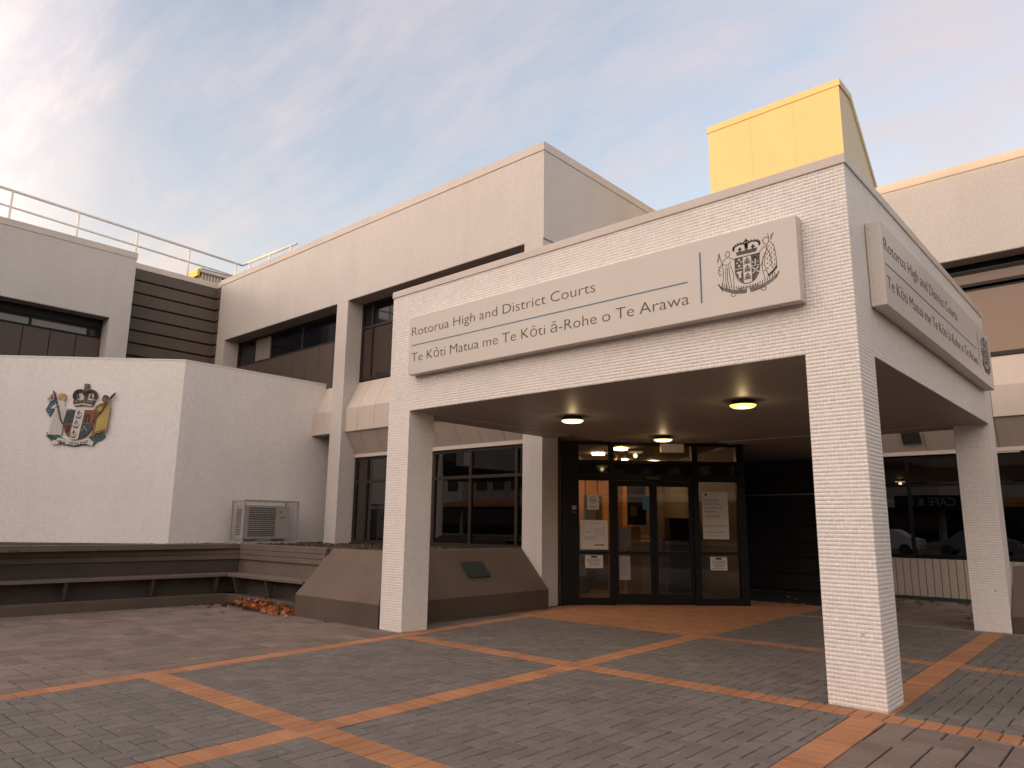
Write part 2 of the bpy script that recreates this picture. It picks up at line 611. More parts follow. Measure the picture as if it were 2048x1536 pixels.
def area(p):
    return .5 * sum(p[i][0] * p[(i + 1) % len(p)][1] - p[(i + 1) % len(p)][0] * p[i][1] for i in range(len(p)))


def shrink(poly, d):
    n = len(poly)
    res = list(poly)
    for i in range(n):
        p, q = poly[i], poly[(i + 1) % n]
        l = math.hypot(q[0] - p[0], q[1] - p[1])
        if l < 1e-6:
            continue
        a, b, c = half(p, q)
        res = clip(res, a, b, c - d * l)
        if len(res) < 3:
            return []
    return res


PAV = {'grey': [], 'orange': [], 'brown': []}


def fill(kind, region, rects, gap):
    """region: ccw convex polygon, rects: iterable of ccw quads"""
    hs = [half(region[i], region[(i + 1) % len(region)]) for i in range(len(region))]
    for r in rects:
        p = r
        for h in hs:
            p = clip(p, *h)
            if len(p) < 3:
                break
        if len(p) < 3 or area(p) < .0006:
            continue
        p = shrink(p, gap)
        if len(p) >= 3 and area(p) > .0005:
            PAV[kind].append(p)


def herring(x0, x1, y0, y1, w, ox=0, oy=0):
    """90 degree herringbone of w x 2w pavers"""
    L = 2 * w
    out = []
    ni = int((x1 - x0) / w) + 8
    nj = int((y1 - y0) / w) + 8
    bx, by = math.floor((x0 - ox) / w) - 3, math.floor((y0 - oy) / w) - 3
    for j in range(by, by + nj):
        for i in range(bx, bx + ni):
            k = (i - j) % 4
            X, Y = ox + i * w, oy + j * w
            if k == 0:
                out.append([(X, Y), (X + L, Y), (X + L, Y + w), (X, Y + w)])
            elif k == 3:
                out.append([(X, Y), (X + w, Y), (X + w, Y + L), (X, Y + L)])
    return out


def lin(x0, k, yref):
    return lambda y: x0 + k * (y - yref)


B1c, B2c, B3c = lin(-5.33, -.075, -1.3), lin(-2.69, -.03, -3.1), lin(-.08, -.02, 0)
B1l, B1r = (lambda y: B1c(y) - .105), (lambda y: B1c(y) + .105)
B2l, B2r = (lambda y: B2c(y) - .118), (lambda y: B2c(y) + .118)
B3l, B3r = (lambda y: B3c(y) - .118), (lambda y: B3c(y) + .118)
PW = .1165
YB, YF = -7.2, 5.58


def panel(fl, fr, y0, y1):
    return [(fl(y0), y0), (fr(y0), y0), (fr(y1), y1), (fl(y1), y1)]


def cst(x):
    return lambda y: x


hg = herring(-7.0, 5.2, YB, YF, PW)
for reg in (panel(B1r, B2l, -3.03, -.24), panel(B1r, B2l, YB, -3.26), panel(B2r, B3l, -3.03, -.24), panel(B2r, B3l, YB, -3.26),
            panel(B1r, B2l, -.01, 2.45), panel(B2r, B3l, -.01, 2.45), panel(B2r, B3l, 2.66, YF), panel(B3r, cst(5), -.01, 2.45),
            panel(B3r, cst(5), 2.66, YF), panel(cst(-6.02), B1l, -.01, 3.5)):
    fill('grey', reg, hg, .0042)


def band_y(fl, fr, y0, y1, w=.115):
    out = []
    n = max(1, round((y1 - y0) / w))
    h = (y1 - y0) / n
    for i in range(n):
        a, b = y0 + i * h, y0 + (i + 1) * h
        out.append([(fl(a), a), (fr(a), a), (fr(b), b), (fl(b), b)])
    return out


def band_x(x0f, x1f, y0, y1, w=.1165):
    out = []
    a, b = x0f((y0 + y1) / 2), x1f((y0 + y1) / 2)
    n = max(1, round((b - a) / w))
    for i in range(n):
        xa, xb = a + (b - a) * i / n, a + (b - a) * (i + 1) / n
        out.append([(xa, y0), (xb, y0), (xb, y1), (xa, y1)])
    return out


BIG = [(-60, -60), (60, -60), (60, 60), (-60, 60)]
fill('orange', BIG, band_y(B1l, B1r, YB, 3.4), .003)
for a, b in ((YB, -3.26), (-3.03, -.24), (-.01, 2.45)):
    fill('orange', BIG, band_y(B2l, B2r, a, b), .003)
for a, b in ((YB, -.24), (-.01, YF)):
    fill('orange', BIG, band_y(B3l, B3r, a, b), .003)
fill('orange', BIG, band_x(B1r, B3l, -3.26, -3.03), .003)
fill('orange', BIG, band_x(B1r, cst(5.0), -.24, -.01), .003)
fill('orange', BIG, band_x(B2r, B3l, 2.45, 2.66), .003)
fill('orange', BIG, band_x(B3r, cst(5.0), 2.45, 2.66), .003)
fill('orange', [(-6.1, 2.45), (B2r(2.5), 2.45), (B2r(7.3), 7.3), (-6.1, 7.3)],
     [[(x, y), (x + .233, y), (x + .233, y + PW), (x, y + PW)] for j in range(44) for y in [2.45 + j * PW] for i in range(-1, 17) for x in [-6.2 + i * .233 + (j % 2) * PW]], .0018)
BW = .187
hb = herring(-11, -4.4, YB, .6, BW, .05, .02)
fill('brown', [(-10.75, YB), (B1l(YB), YB), (B1l(-.0), -.0), (-6.0, .0), (-10.1, .1), (-10.45, -3.0)], hb, .0055)
hb2 = herring(-.2, 5, YB, -.2, BW, .06, -.1)
fill('brown', panel(B3r, cst(5), YB, -.24), hb2, .0055)
hb3 = herring(-6, 5, 5.6, 10.4, BW, .0, .0)
fill('brown', [(B2r(5.7), 5.70), (5, 5.70), (5, 10.2), (B2r(10), 10.2)], hb3, .0025)

for kind, mat, pname in (('grey', m_grey, 'grey_paver'), ('orange', m_orange, 'orange_paver'), ('brown', m_brown, 'brown_paver')):
    scored = []
    for p in PAV[kind]:
        c = (sum(x for x, y in p) / len(p), sum(y for x, y in p) / len(p), 0)
        if in_view(c, 30):
            d = Vector(c) - Vector(CAMP)
            scored.append((area(p) / d.length ** 3, id(p)))
    scored.sort(reverse=True)
    solo = {i for _, i in scored[:290]}
    stuff = MB()
    shared = {}
    for p in PAV[kind]:
        c = (sum(x for x, y in p) / len(p), sum(y for x, y in p) / len(p))
        top = rnd.uniform(-.0012, .0012)
        ins = shrink(p, .005)
        n = len(p)
        if len(ins) != n:
            ins = [(c[0] + (x - c[0]) * .95, c[1] + (y - c[1]) * .95) for x, y in p]
        v = [(x, y, -.012) for x, y in p] + [(x, y, -.004) for x, y in p] + [(x, y, 0) for x, y in ins]
        f = [(i, (i + 1) % n, n + (i + 1) % n, n + i) for i in range(n)] + [(n + i, n + (i + 1) % n, 2 * n + (i + 1) % n, 2 * n + i) for i in range(n)] + [tuple(range(2 * n, 3 * n))]
        if id(p) in solo:
            key = tuple((round(x - c[0], 3), round(y - c[1], 3)) for x, y in p)
            me = shared.get(key)
            if me is None:
                me = new_mesh(pname, [(x - c[0], y - c[1], z) for x, y, z in v], f, [mat], recalc=False)
                shared[key] = me
            o = bpy.data.objects.new(pname, me)
            COL.objects.link(o)
            place(o, (c[0], c[1], top), pavement)
            o.rotation_euler = (rnd.uniform(-.004, .004), rnd.uniform(-.004, .004), 0)
        else:
            b = len(stuff.v)
            stuff.v += [(x, y, z + top) for x, y, z in v]
            stuff.f += [tuple(b + i for i in q) for q in f]
    o = obj(pname, stuff, mat, pavement, recalc=False)
    o['kind'] = 'stuff'
g = MB()
g.box(B2r(5.6), 5, -5.68, -5.59, -.01, .004)
obj('edging_strip', g, m_kerb, pavement)

# ------------------------------------------------------------------ mosaic tiles as real geometry
TW, TH = .0307, .0323


def tiles(F, a0, a1, z0, z1, t, acc):
    """proud tiles on the rectangle a0..a1, z0..z1 at offset t"""
    nu, nv = max(1, round((a1 - a0) / TW)), max(1, round((z1 - z0) / TH))
    du, dv = (a1 - a0) / nu, (z1 - z0) / nv
    A, Z = np.meshgrid(a0 + np.arange(nu) * du, z0 + np.arange(nv) * dv)
    A, Z = A.ravel(), Z.ravel()
    rs0 = np.random.RandomState(int(abs(a0 * 57 + z1 * 91 + a1 * 13) * 10) % 9999)
    keep = rs0.rand(len(A)) > .00025
    A, Z = A[keep], Z[keep]
    n = len(A)
    gph, gpv, c, h = .0007, .0009, .0008, .0010
    rs = np.random.RandomState(int(abs(a0 * 131 + z0 * 17 + t * 7) * 10) % 9999)
    hh = h + rs.uniform(-.0004, .0004, n)
    out = np.zeros((n, 8, 3))
    for k, (ua, uz, inset) in enumerate([(0, 0, 0), (1, 0, 0), (1, 1, 0), (0, 1, 0), (0, 0, 1), (1, 0, 1), (1, 1, 1), (0, 1, 1)]):
        out[:, k, 0] = A + (du - gph - c * inset if ua else gph + c * inset)
        out[:, k, 2] = Z + (dv - gpv - c * inset if uz else gpv + c * inset)
        out[:, k, 1] = t + (hh if inset else 0)
    o, d, nn = F.o, F.d, F.n
    P = np.empty_like(out)
    P[..., 0] = o[0] + d[0] * out[..., 0] + nn[0] * out[..., 1]
    P[..., 1] = o[1] + d[1] * out[..., 0] + nn[1] * out[..., 1]
    P[..., 2] = o[2] + out[..., 2]
    acc.append(P.reshape(-1, 3))


def tile_obj(name, acc, parent):
    V = np.concatenate(acc)
    n = len(V) // 8
    org = V.min(0)
    me = bpy.data.meshes.new(name)
    q = np.array([[4, 5, 6, 7], [0, 1, 5, 4], [1, 2, 6, 5], [2, 3, 7, 6], [3, 0, 4, 7]])
    I = (np.arange(n)[:, None, None] * 8 + q[None]).reshape(-1)
    me.vertices.add(len(V))
    me.vertices.foreach_set('co', (V - org).ravel())
    me.loops.add(len(I))
    me.loops.foreach_set('vertex_index', I)
    me.polygons.add(n * 5)
    me.polygons.foreach_set('loop_start', np.arange(n * 5) * 4)
    me.update(calc_edges=True)
    me.materials.append(m_tile)
    o = bpy.data.objects.new(name, me)
    COL.objects.link(o)
    place(o, tuple(org), parent)
    o['kind'] = 'stuff'
    return o


# ------------------------------------------------------------------ entrance portico
PWID, PH, PS, PC, PD = 5.977, 4.482, 2.783, .43, 6.134
portico = thing('entrance_portico', (0, 0, 0), 'white mosaic tiled entrance portico on square columns carrying both name boards', 'portico')
FX = Frame()                       # faces -y, s = x
FR = Frame(0, 0, 90)               # faces +x, s = y
e = .003
cores = [('beam', (-PWID + e, -e, -PC, -e, PS, PH - .09)), ('side_beam', (-PC + e, -e, -(PD - e), -PC, PS, PH - .09)),
         ('left_beam', (-PWID + e, -PWID + PC, -3.47, -PC, PS, PH - .09)), ('rear_beam', (-4.0, -PC, -(PD - e), -(PD - PC), PS, PH - .09))]
for nm, (a0, a1, t0, t1, z0, z1) in cores:
    b = MB()
    b.box(a0, a1, t0, t1, z0, z1)
    obj(nm, b, m_grout if nm in ('beam', 'side_beam') else m_mosaic, portico)
for nm, (a0, a1, y0, y1) in (('near', (-PC, 0, 0, PC)), ('left', (-PWID, -PWID + PC, 0, PC)), ('far', (-PC, 0, 5.717, PD))):
    b = MB()
    b.box(a0 + e, a1 - e, -y1 + e, -y0 - e, 0, PS - .001)
    obj('column', b, m_grout, portico)
acc = []
tiles(FX, -PWID, 0, PS, PH - .09, -e, acc)
tiles(FR, 0, PD, PS, PH - .09, -e, acc)
for a0, a1, y0, y1 in ((-PC, 0, 0, PC), (-PWID, -PWID + PC, 0, PC), (-PC, 0, 5.717, PD)):
    z0 = .004
    tiles(Frame(0, y0, 0), a0, a1, z0, PS, -e, acc)
    tiles(Frame(a1, 0, 90), y0, y1, z0, PS - (0 if a1 == 0 else .002), -e, acc)
    tiles(Frame(a0, 0, -90), -y1, -y0, z0, PS - .002, -e, acc)
    tiles(Frame(0, y1, 180), -a1, -a0, z0, PS - .002, -e, acc)
tiles(Frame(-PWID, 0, -90), -3.47, 0, PS, PH - .09, -e, acc)
tile_obj('mosaic_tiles', acc, portico)
b = MB()
b.box(-PWID - .012, .012, -.47, .012, PH - .09, PH)
b.box(-.47, .012, -PD - .012, -.4701, PH - .09, PH)
b.box(-PWID - .012, -PWID + .47, -3.46, -.4701, PH - .09, PH)
b.box(-4.0, -.4701, -PD - .012, -PD + .47, PH - .09, PH)
obj('parapet_coping', b, m_metalcap, portico, bevel=.006)
# soffit: flush panels between the beams, with fine shadow joints
_xs = [-PWID + PC, -3.9, -2.2, -PC]
_ys = [PC, 2.2, 3.95, PD - PC]
for xa, xb in zip(_xs[:-1], _xs[1:]):
    for ya, yb in zip(_ys[:-1], _ys[1:]):
        b = MB()
        b.box(xa + .003, xb - .003, -yb + .003, -ya - .003, PS + .010, PS + .03)
        obj('soffit_panel', b, m_sofpaint, portico)
b = MB()
b.box(-PWID + PC, -PC, -(PD - PC), -PC, PS + .031, PS + .05)
obj('soffit_backing', b, m_gap, portico)
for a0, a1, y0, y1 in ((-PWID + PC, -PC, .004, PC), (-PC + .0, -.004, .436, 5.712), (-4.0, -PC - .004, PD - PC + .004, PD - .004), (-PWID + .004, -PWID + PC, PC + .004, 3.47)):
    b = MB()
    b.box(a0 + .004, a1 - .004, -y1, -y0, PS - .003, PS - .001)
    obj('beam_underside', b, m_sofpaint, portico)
b = MB()
b.box(-PWID, -.3, -PD + .3, -.3, 4.1, 4.16)
obj('flat_roof', b, m_roof, portico)
b = MB()
_pl = [(-3.80, -6.142), (-2.5, -6.142), (-2.5, -9.5), (-7.0, -9.5)]
b.add([(x, t, z) for z in (2.80, 2.98) for x, t in _pl], [(0, 1, 2, 3), (4, 5, 6, 7), (0, 1, 5, 4), (1, 2, 6, 5), (2, 3, 7, 6), (3, 0, 4, 7)])
obj('link_roof', b, m_sofpaint, portico)

# ------------------------------------------------------------------ court building
bld = thing('court_building', (-12, 4, 0), 'two-storey court building with white mosaic upper walls and dark recessed windows', 'building')
YM, HM, HS = 3.485, 8.33, 6.44      # facade plane, top of wall, underside of upper wall
YR = 9.45                            # facade plane of the right wing
XM = -6.143                          # end of the main block
XL = -18.45


def wall(name, F, a0, a1, t0, t1, z0, z1, mat=None, parent=None):
    b = MB(F)
    b.box(a0, a1, t0, t1, z0, z1)
    return obj(name, b, mat or m_mosaic, parent or bld)


wall('upper_wall', FX, XL, XM, -(YM + .43), -YM, HS, HM - .17)
wall('upper_wall', Frame(XM, 0, 90), YM + .431, YR + .42, -.43, 0, 2.95, HM - .17)
FY = Frame(0, YR, 0)
wall('upper_wall', FY, XM + .001, 16, -.43, 0, HS, HM - .17)
wall('upper_wall', Frame(-18.05, 0, 90), -14, .92, -.43, 0, HS, HM - .17)
b = MB()
for args in ((XL - .02, XM + .015, -(YM + .45), -YM + .015),):
    b.box(*args, HM - .169, HM)
b.box(XM - .45, XM + .015, -(YR + .4), -(YM + .4501), HM - .169, HM)
b.box(XM + .0151, 16, -(YR + .45), -YR + .015, HM - .169, HM)
b.box(-18.5, -18.035, -.935, 14, HM - .169, HM)
b.box(-18.74, -18.69 + .015, -(YM + .45), -.9351, HM - .21, HM - .05)
b.box(-18.74, XL - .021, -(YM + .45), -(YM - .02), HM - .21, HM - .05)
obj('roof_coping', b, m_metalcap, bld, bevel=.006)
# columns of the main block and the right wing
for a0, a1, z0, z1 in ((XL, -17.965, .8, HS - .001), (-12.47, -12.035, .8, HS - .001), (-6.6, -6.16, 0, HS - .001)):
    wall('column', FX, a0, a1, -(YM + .43), -YM - .0005, z0, z1)
wall('column', FY, -3.25, -2.82, -.43, -.0005, 0, HS - .001)
wall('column', FY, 2.74, 3.17, -.43, -.0005, 0, HS - .001)
wall('column', Frame(-18.05, 0, 90), .42, .9195, -.43, -.0005, 3.5, HS - .001)
wall('column', Frame(-18.05, 0, 90), -5.9, -5.4, -.43, -.0005, 3.5, HS - .001)
# recess ceilings under the upper walls
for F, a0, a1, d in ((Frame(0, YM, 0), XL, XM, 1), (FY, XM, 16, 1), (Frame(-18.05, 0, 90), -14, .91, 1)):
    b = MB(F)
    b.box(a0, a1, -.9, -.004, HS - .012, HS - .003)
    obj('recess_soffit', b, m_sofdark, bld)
# solid cores that keep daylight out of the rooms above
b = MB()
b.box(XL + .1, XM - .45, -16, -(YM + .50), 3.35, 8.0)
b.box(XM - .449, 15.9, -20, -(YR + .50), 3.35, 8.0)
b.box(-26, -18.56, -.88, 14, 3.5, 8.0)
b.box(-26, -18.82, -16, -.881, 3.5, 8.0)
obj('roof_deck', b, m_roof, bld)


def window(F, a0, a1, z0, z1, muls, rails, t, fm, gm, fw=.055, fd=.07, glass_rows=None, parent=None):
    """frame with mullions at muls and rails at rails; one pane object per light"""
    b = MB(F)
    xs = [a0] + list(muls) + [a1]
    zs = [z0] + list(rails) + [z1]
    h = fw / 2
    for i, x in enumerate(xs):
        l, r_ = (x, x + fw) if i == 0 else (x - fw, x) if i == len(xs) - 1 else (x - h, x + h)
        b.box(l, r_, t - fd, t, z0, z1)
    for j, z in enumerate(zs):
        l, r_ = (z, z + fw) if j == 0 else (z - fw, z) if j == len(zs) - 1 else (z - h, z + h)
        for i in range(len(xs) - 1):
            xa = xs[i] + (fw if i == 0 else h)
            xb = xs[i + 1] - (fw if i == len(xs) - 2 else h)
            b.box(xa, xb, t - fd + .004, t - .004, l, r_)
    w = obj('window', b, fm, parent or bld)
    for j in range(len(zs) - 1):
        for i in range(len(xs) - 1):
            gmat = gm(i, j) if callable(gm) else gm
            if gmat is None:
                continue
            p = MB(F)
            p.box(xs[i] + .02, xs[i + 1] - .02, t - fd * .62, t - fd * .45, zs[j] + .02, zs[j + 1] - .02)
            obj('pane', p, gmat, w)
    return w


# upper windows over brown panels, main block
FM = Frame(0, YM, 0)
def gm1(i, j):
    return m_palegrey if (i == 1) else m_dkglass
window(FM, -17.96, -12.475, 5.68, HS - .02, [-17.05, -16.15, -14.6], [], -.44, m_bronze, gm1)
k = 0
x = -17.96
while x < -12.5:
    b = MB(FM)
    b.cbox(x + .009, min(x + .60, -12.48) - .009, -.48, -.425, 4.2, 5.675, .004)
    obj('spandrel_panel', b, m_panel, bld)
    x += .60
b = MB(FM)
b.box(-17.96, -12.475, -.55, -.481, 3.4, 5.70)
obj('panel_backing', b, m_gap, bld)
window(FM, -12.03, -6.605, 4.56, HS - .02, [-11.64, -10.45, -9.3, -8.1], [5.83], -.42, m_bronze, lambda i, j: m_dkglass if j == 1 else m_dkbrown)
# left block
FL = Frame(-18.05, 0, 90)
window(FL, -5.39, .415, 5.93, 6.21, [-4.6, -3.4, -2.3, -1.18, .11], [], -.44, m_black, lambda i, j: m_dkglass if i == 5 else m_palegrey)
b = MB(FL)
b.box(-5.39, .415, -.47, -.405, 6.212, HS - .013)
obj('window_head', b, m_black, bld)
x = -5.39
while x < .40:
    b = MB(FL)
    b.cbox(x + .009, min(x + .582, .415) - .009, -.48, -.425, 3.6, 5.925, .004)
    obj('spandrel_panel', b, m_panel, bld)
    x += .582
b = MB(FL)
b.box(-5.39, .415, -.54, -.481, 3.5, 5.95)
obj('panel_backing', b, m_gap, bld)
# lapped cladding between left block and main block
FC = Frame(-18.70, 0, 90)
for i in range(8):
    z1 = HM - .21 - i * .352
    z0 = z1 - .352
    b = MB(FC)
    b.prof([(-.04, z0 + .045), (.026, z0 + .045), (.030, z0 + .055), (.018, z1), (-.04, z1)], .922, YM - .004)
    obj('cladding_board', b, m_clad, bld)
    b = MB(Frame(0, YM + .012, 0))
    b.prof([(-.04, z0 + .045), (.026, z0 + .045), (.030, z0 + .055), (.018, z1), (-.04, z1)], -18.668, XL - .003)
    obj('cladding_board', b, m_clad, bld)
b = MB(FC)
b.box(.92, YM + .3, -.1, -.041, 4.5, HM - .22)
obj('panel_backing', b, m_gap, bld)
b = MB(Frame(0, YM + .012, 0))
b.box(-18.76, XL - .003, -.1, -.041, 4.5, HM - .22)
obj('panel_backing', b, m_gap, bld)


# sloping sheet-metal ledges between the floors
def ledge(F, a0, a1, step, t0, zt=4.53, zb=3.885, zl=3.35, zi=2.86, tt=-.42, parent=None, phase=0, under=True):
    xs = [a0]
    x = a0 + (phase or step)
    while x < a1 - .05:
        xs.append(x)
        x += step
    xs.append(a1)
    for l, r_ in zip(xs[:-1], xs[1:]):
        b = MB(F)
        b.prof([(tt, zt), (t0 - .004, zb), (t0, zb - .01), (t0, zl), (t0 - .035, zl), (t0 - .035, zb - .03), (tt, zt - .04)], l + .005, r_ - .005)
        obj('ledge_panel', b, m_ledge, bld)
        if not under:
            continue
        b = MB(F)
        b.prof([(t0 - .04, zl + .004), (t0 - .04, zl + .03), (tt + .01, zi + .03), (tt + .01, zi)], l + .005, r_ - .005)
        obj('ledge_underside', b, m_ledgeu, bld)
    b = MB(F)
    b.prof([(tt, zt - .05), (t0 - .042, zb - .035), (t0 - .042, zl + .035), (tt, (zi if under else zl - .01) + .045)], a0 + .02, a1 - .02)
    obj('ledge_core', b, m_gap, bld)
    if not under:
        b = MB(F)
        b.box(a0 + .005, a1 - .005, tt, t0 - .04, zl + .002, zl + .03)
        obj('ledge_underside', b, m_ledgeu, bld)
        return
    b = MB(F)
    b.box(a0 + .01, a1 - .01, tt - .1, tt + .03, zi - .075, zi - .002)
    obj('window_head', b, m_ledge, bld)


ledge(FM, -12.03, -6.605, .6, -.095, phase=.455)
ledge(FM, -13.35, -12.475, .6, -.095, phase=.45, under=False)
ledge(FY, XM + .01, 2.735, 1.2, -.09, zt=4.55, zb=3.95, zl=3.37, zi=2.84, tt=-.45, phase=.86)
ledge(FY, 3.175, 9, 1.2, -.09, zt=4.55, zb=3.95, zl=3.37, zi=2.84, tt=-.45)
b = MB(FY)
b.prof([(-.31, 2.985), (-.16, 3.2), (-.155, 3.195), (-.305, 2.98)], -2.05, -1.72)
v_ = obj('wall_vent', b, m_acdark, bld)
# right wing upper windows
window(FY, -2.815, 2.735, 4.56, 6.0, [-.35 + 2.4], [5.94], -.42, m_bronze, lambda i, j: m_warmrefl, fw=.08)
window(FY, XM + .1, -3.255, 4.56, 6.0, [-4.7], [5.94], -.42, m_bronze, lambda i, j: m_warmrefl, fw=.08)
b = MB(FY)
for a, c in ((-2.815, 2.735), (XM + .02, -3.255)):
    b.box(a, c, -.48, -.40, 6.28, HS - .013)
obj('window_head', b, m_dkglass, bld)
window(FY, -2.815, 2.735, 6.002, 6.279, [-.35 + 2.4], [], -.42, m_bronze, m_warmrefl, fw=.04)

# ground floor, left bay windows behind the planter
LOWM = [-11.6, -10.45, -9.36, -8.32, -7.13]
window(FM, -12.03, -6.605, .90, 2.78, LOWM, [2.23], -.435, m_bronze, m_tint, fw=.06, fd=.08)
b = MB(FM)
b.box(-12.03, -6.605, -.5, -.36, .80, .898)
obj('window_sill', b, m_bronze, bld)
# the room behind
room = MB()
room.box(-12.6, -9.9, -8.4, -8.31, .5, 3.0)
room.box(-12.62, -12.5, -8.55, -4.05, .5, 3.0)
obj('room_wall', room, m_room, bld)
for nm, z0, z1, mt in (('room_ceiling', 2.82, 2.9, m_room), ('room_floor', .55, .62, m_infloor)):
    room = MB()
    pl = [(-12.5, -4.0), (-6.29, -4.0), (-10.6, -8.3), (-12.5, -8.3)]
    room.add([(x, t, z) for z in (z0, z1) for x, t in pl], [(0, 1, 2, 3), (4, 5, 6, 7), (0, 1, 5, 4), (1, 2, 6, 5), (2, 3, 7, 6), (3, 0, 4, 7)])
    obj(nm, room, mt, bld)
room = MB()
room.box(-9.42, -9.02, -4.6, -4.2, .62, 2.81)
obj('pillar', room, m_pillar, bld)
for x, y in ((-8.9, 4.9), (-9.0, 5.5), (-7.6, 4.6), (-10.4, 5.5)):
    room = MB()
    room.box(x, x + .5, -y - .09, -y, 2.80, 2.818)
    obj('strip_light', room, m_lampS, bld)
room = MB()
room.box(-10.6, -9.2, -6.4, -5.7, .62, 1.32)
room.box(-8.3, -7.7, -4.9, -4.5, .62, 1.35)
obj('desk', room, m_counter, bld)

# black boards beside the entrance and vertical boards below the cafe window
FW = Frame(0, 9.62, 0)
b = MB(FW)
b.box(-6.1, -3.26, -.2, -.05, 0, 3.3)
obj('panel_backing', b, m_gap, bld)
for i in range(9):
    z0 = .06 + i * .335
    b = MB(FW)
    b.prof([(-.045, z0), (.012, z0), (.014, z0 + .012), (-.01, z0 + .325), (-.045, z0 + .325)], -6.05, -3.27)
    obj('louvre_board', b, m_louvre, bld)
b = MB(FW)
b.box(-5.9, -3.27, .015, .03, 2.02, 2.045)
obj('bump_rail', b, m_galv, bld)
window(Frame(0, 9.9, 0), -2.81, 2.73, .80, 2.74, [-2.12 + .05, -.75, .6, 1.9], [2.18], -.02, m_black, m_tint, fw=.06, fd=.08)
x = -2.81
while x < -.2:
    b = MB(Frame(0, 9.9, 0))
    b.cbox(x + .005, x + .125, -.06, -.01, .07, .775, .006)
    obj('wall_board', b, m_vboard, bld)
    x += .13
b = MB(Frame(0, 9.9, 0))
b.box(-2.81, 2.73, -.16, -.061, 0, .798)
obj('panel_backing', b, m_gap, bld)
b = MB(Frame(0, 9.9, 0))
b.box(-2.81, -.2, -.06, -.004, .005, .065)
obj('skirting', b, m_greenstrip, bld)
b = MB(Frame(0, 9.9, 0))
b.box(-3.2, 8, -4.4, -4.3, 0, 3)
b.box(-3.2, -3.1, -4.3, -.2, 0, 3)
b.box(7.9, 8, -4.3, -.2, 0, 3)
obj('room_wall', b, m_room, bld)
b = MB(Frame(0, 9.9, 0))
b.box(-3.2, 8, -4.4, -.1, 2.86, 2.95)
obj('room_ceiling', b, m_room, bld)
for x, y in ((-2.3, 11.6), (-.2, 12.2), (-.9, 10.9)):
    b = MB()
    b.box(x, x + .6, -y - .08, -y, 2.835, 2.858)
    obj('strip_light', b, m_lampS, bld)

# ------------------------------------------------------------------ lobby and glazed entrance
FD = Frame(-6.17, 4.04, 45)
lob = MB(FD)
lob.box(-.06, 3.29, -5.3, -5.2, 0, 2.9)
lob.box(-.06, -.001, -5.2, -.13, 0, 2.9)
lob.box(3.20, 3.268, -5.2, -.121, 0, 2.9)
obj('lobby_wall', lob, m_inwall, bld)
lob = MB(FD)
lob.box(3.269, 3.29, -5.2, -.03, 0, 2.9)
obj('lobby_side_panel', lob, m_black, bld)
lob = MB(FD)
lob.box(0, 3.2, -5.2, -.12, 2.84, 2.92)
obj('lobby_ceiling', lob, m_inceil, bld)
lob = MB(FD)
lob.box(0, 3.2, -5.2, -.12, -.01, .012)
obj('lobby_floor', lob, m_infloor, bld)
def lobby_part(name, mat, *boxes):
    b = MB(FD)
    for q in boxes:
        b.box(*q)
    return obj(name, b, mat, bld)


for k in range(5):
    lobby_part('timber_lining', m_wood, (.95 + k * .30, 1.22 + k * .30, -5.19, -5.15, .05, 2.6))
lobby_part('timber_screen', m_wood, (1.36, 1.60, -1.0, -.94, .02, 1.32))
lobby_part('timber_post', m_wood, (1.50, 1.60, -2.6, -2.5, .02, 2.8))
lobby_part('reception_counter', m_counter, (1.72, 2.30, -2.2, -1.7, .02, 1.0))
lobby_part('counter_top', m_wood, (1.68, 2.34, -2.24, -1.66, 1.0, 1.04))
lobby_part('back_counter', m_counter, (1.9, 2.7, -4.6, -4.2, .02, 1.1))
lobby_part('cabinet', m_pillar, (.98, 1.34, -3.2, -2.8, .02, 1.25))
lobby_part('cabinet', m_panel, (.40, .80, -2.4, -2.0, .02, 1.35))
lobby_part('hanging_blind', m_inwall, (1.0, 1.42, -3.9, -3.86, 1.35, 2.0))
lobby_part('notice_board', m_black, (1.78, 2.18, -2.9, -2.85, 1.35, 2.25))
lobby_part('notice_board', m_pillar, (1.84, 1.98, -2.84, -2.83, 1.55, 1.75))
lobby_part('notice_board', m_paperd, (.50, .75, -3.6, -3.55, 1.3, 1.9))
lobby_part('cabinet', m_black, (2.5, 3.0, -2.6, -2.2, .02, 1.5))
lob = MB(FD)
lob.box(2.15, 2.22, -1.9, -1.5, .02, 1.1)
obj('security_arch', lob, paint('violet_plastic', (.10, .06, .30), .4), bld)
for s_, t_ in ((1.35, -1.4), (1.1, -2.5), (1.9, -3.9), (.9, -4.4), (2.7, -4.2)):
    c = FD.p(s_, t_, 0)
    lob = MB()
    lob.disc((c[0], c[1]), .13, 2.80, 2.838, 20)
    obj('ceiling_light', lob, m_lampI, bld)


ent = thing('entrance_doors', FD.p(1.6, 0, 0), 'black framed glazed entrance with double sliding doors under the portico', 'entrance')
b = MB(FD)
b.box(0, .245, -.12, 0, 0, 2.80)
b.box(3.14, 3.27, -.12, 0, 0, 2.80)
b.box(.2451, 3.1399, -.12, 0, 2.745, 2.80)
b.box(.2451, .305, -.10, -.004, .0, 2.7449)
b.box(.85, .93, -.11, -.002, 0, 2.7449)
b.box(2.33, 2.44, -.11, -.002, 0, 2.7449)
for a, c in ((.3051, .8499), (.9301, 2.3299), (2.4401, 3.1399)):
    b.box(a, c, -.10, -.006, 2.42, 2.475)
    b.box(a, c, -.10, -.006, 2.115, 2.24)
for a, c in ((.3051, .8499), (2.4401, 3.1399)):
    b.box(a, c, -.10, -.006, .0, .12)
    b.box(a, c, -.09, -.008, .85, .90)
obj('door_frame', b, m_black, ent, bevel=.003)
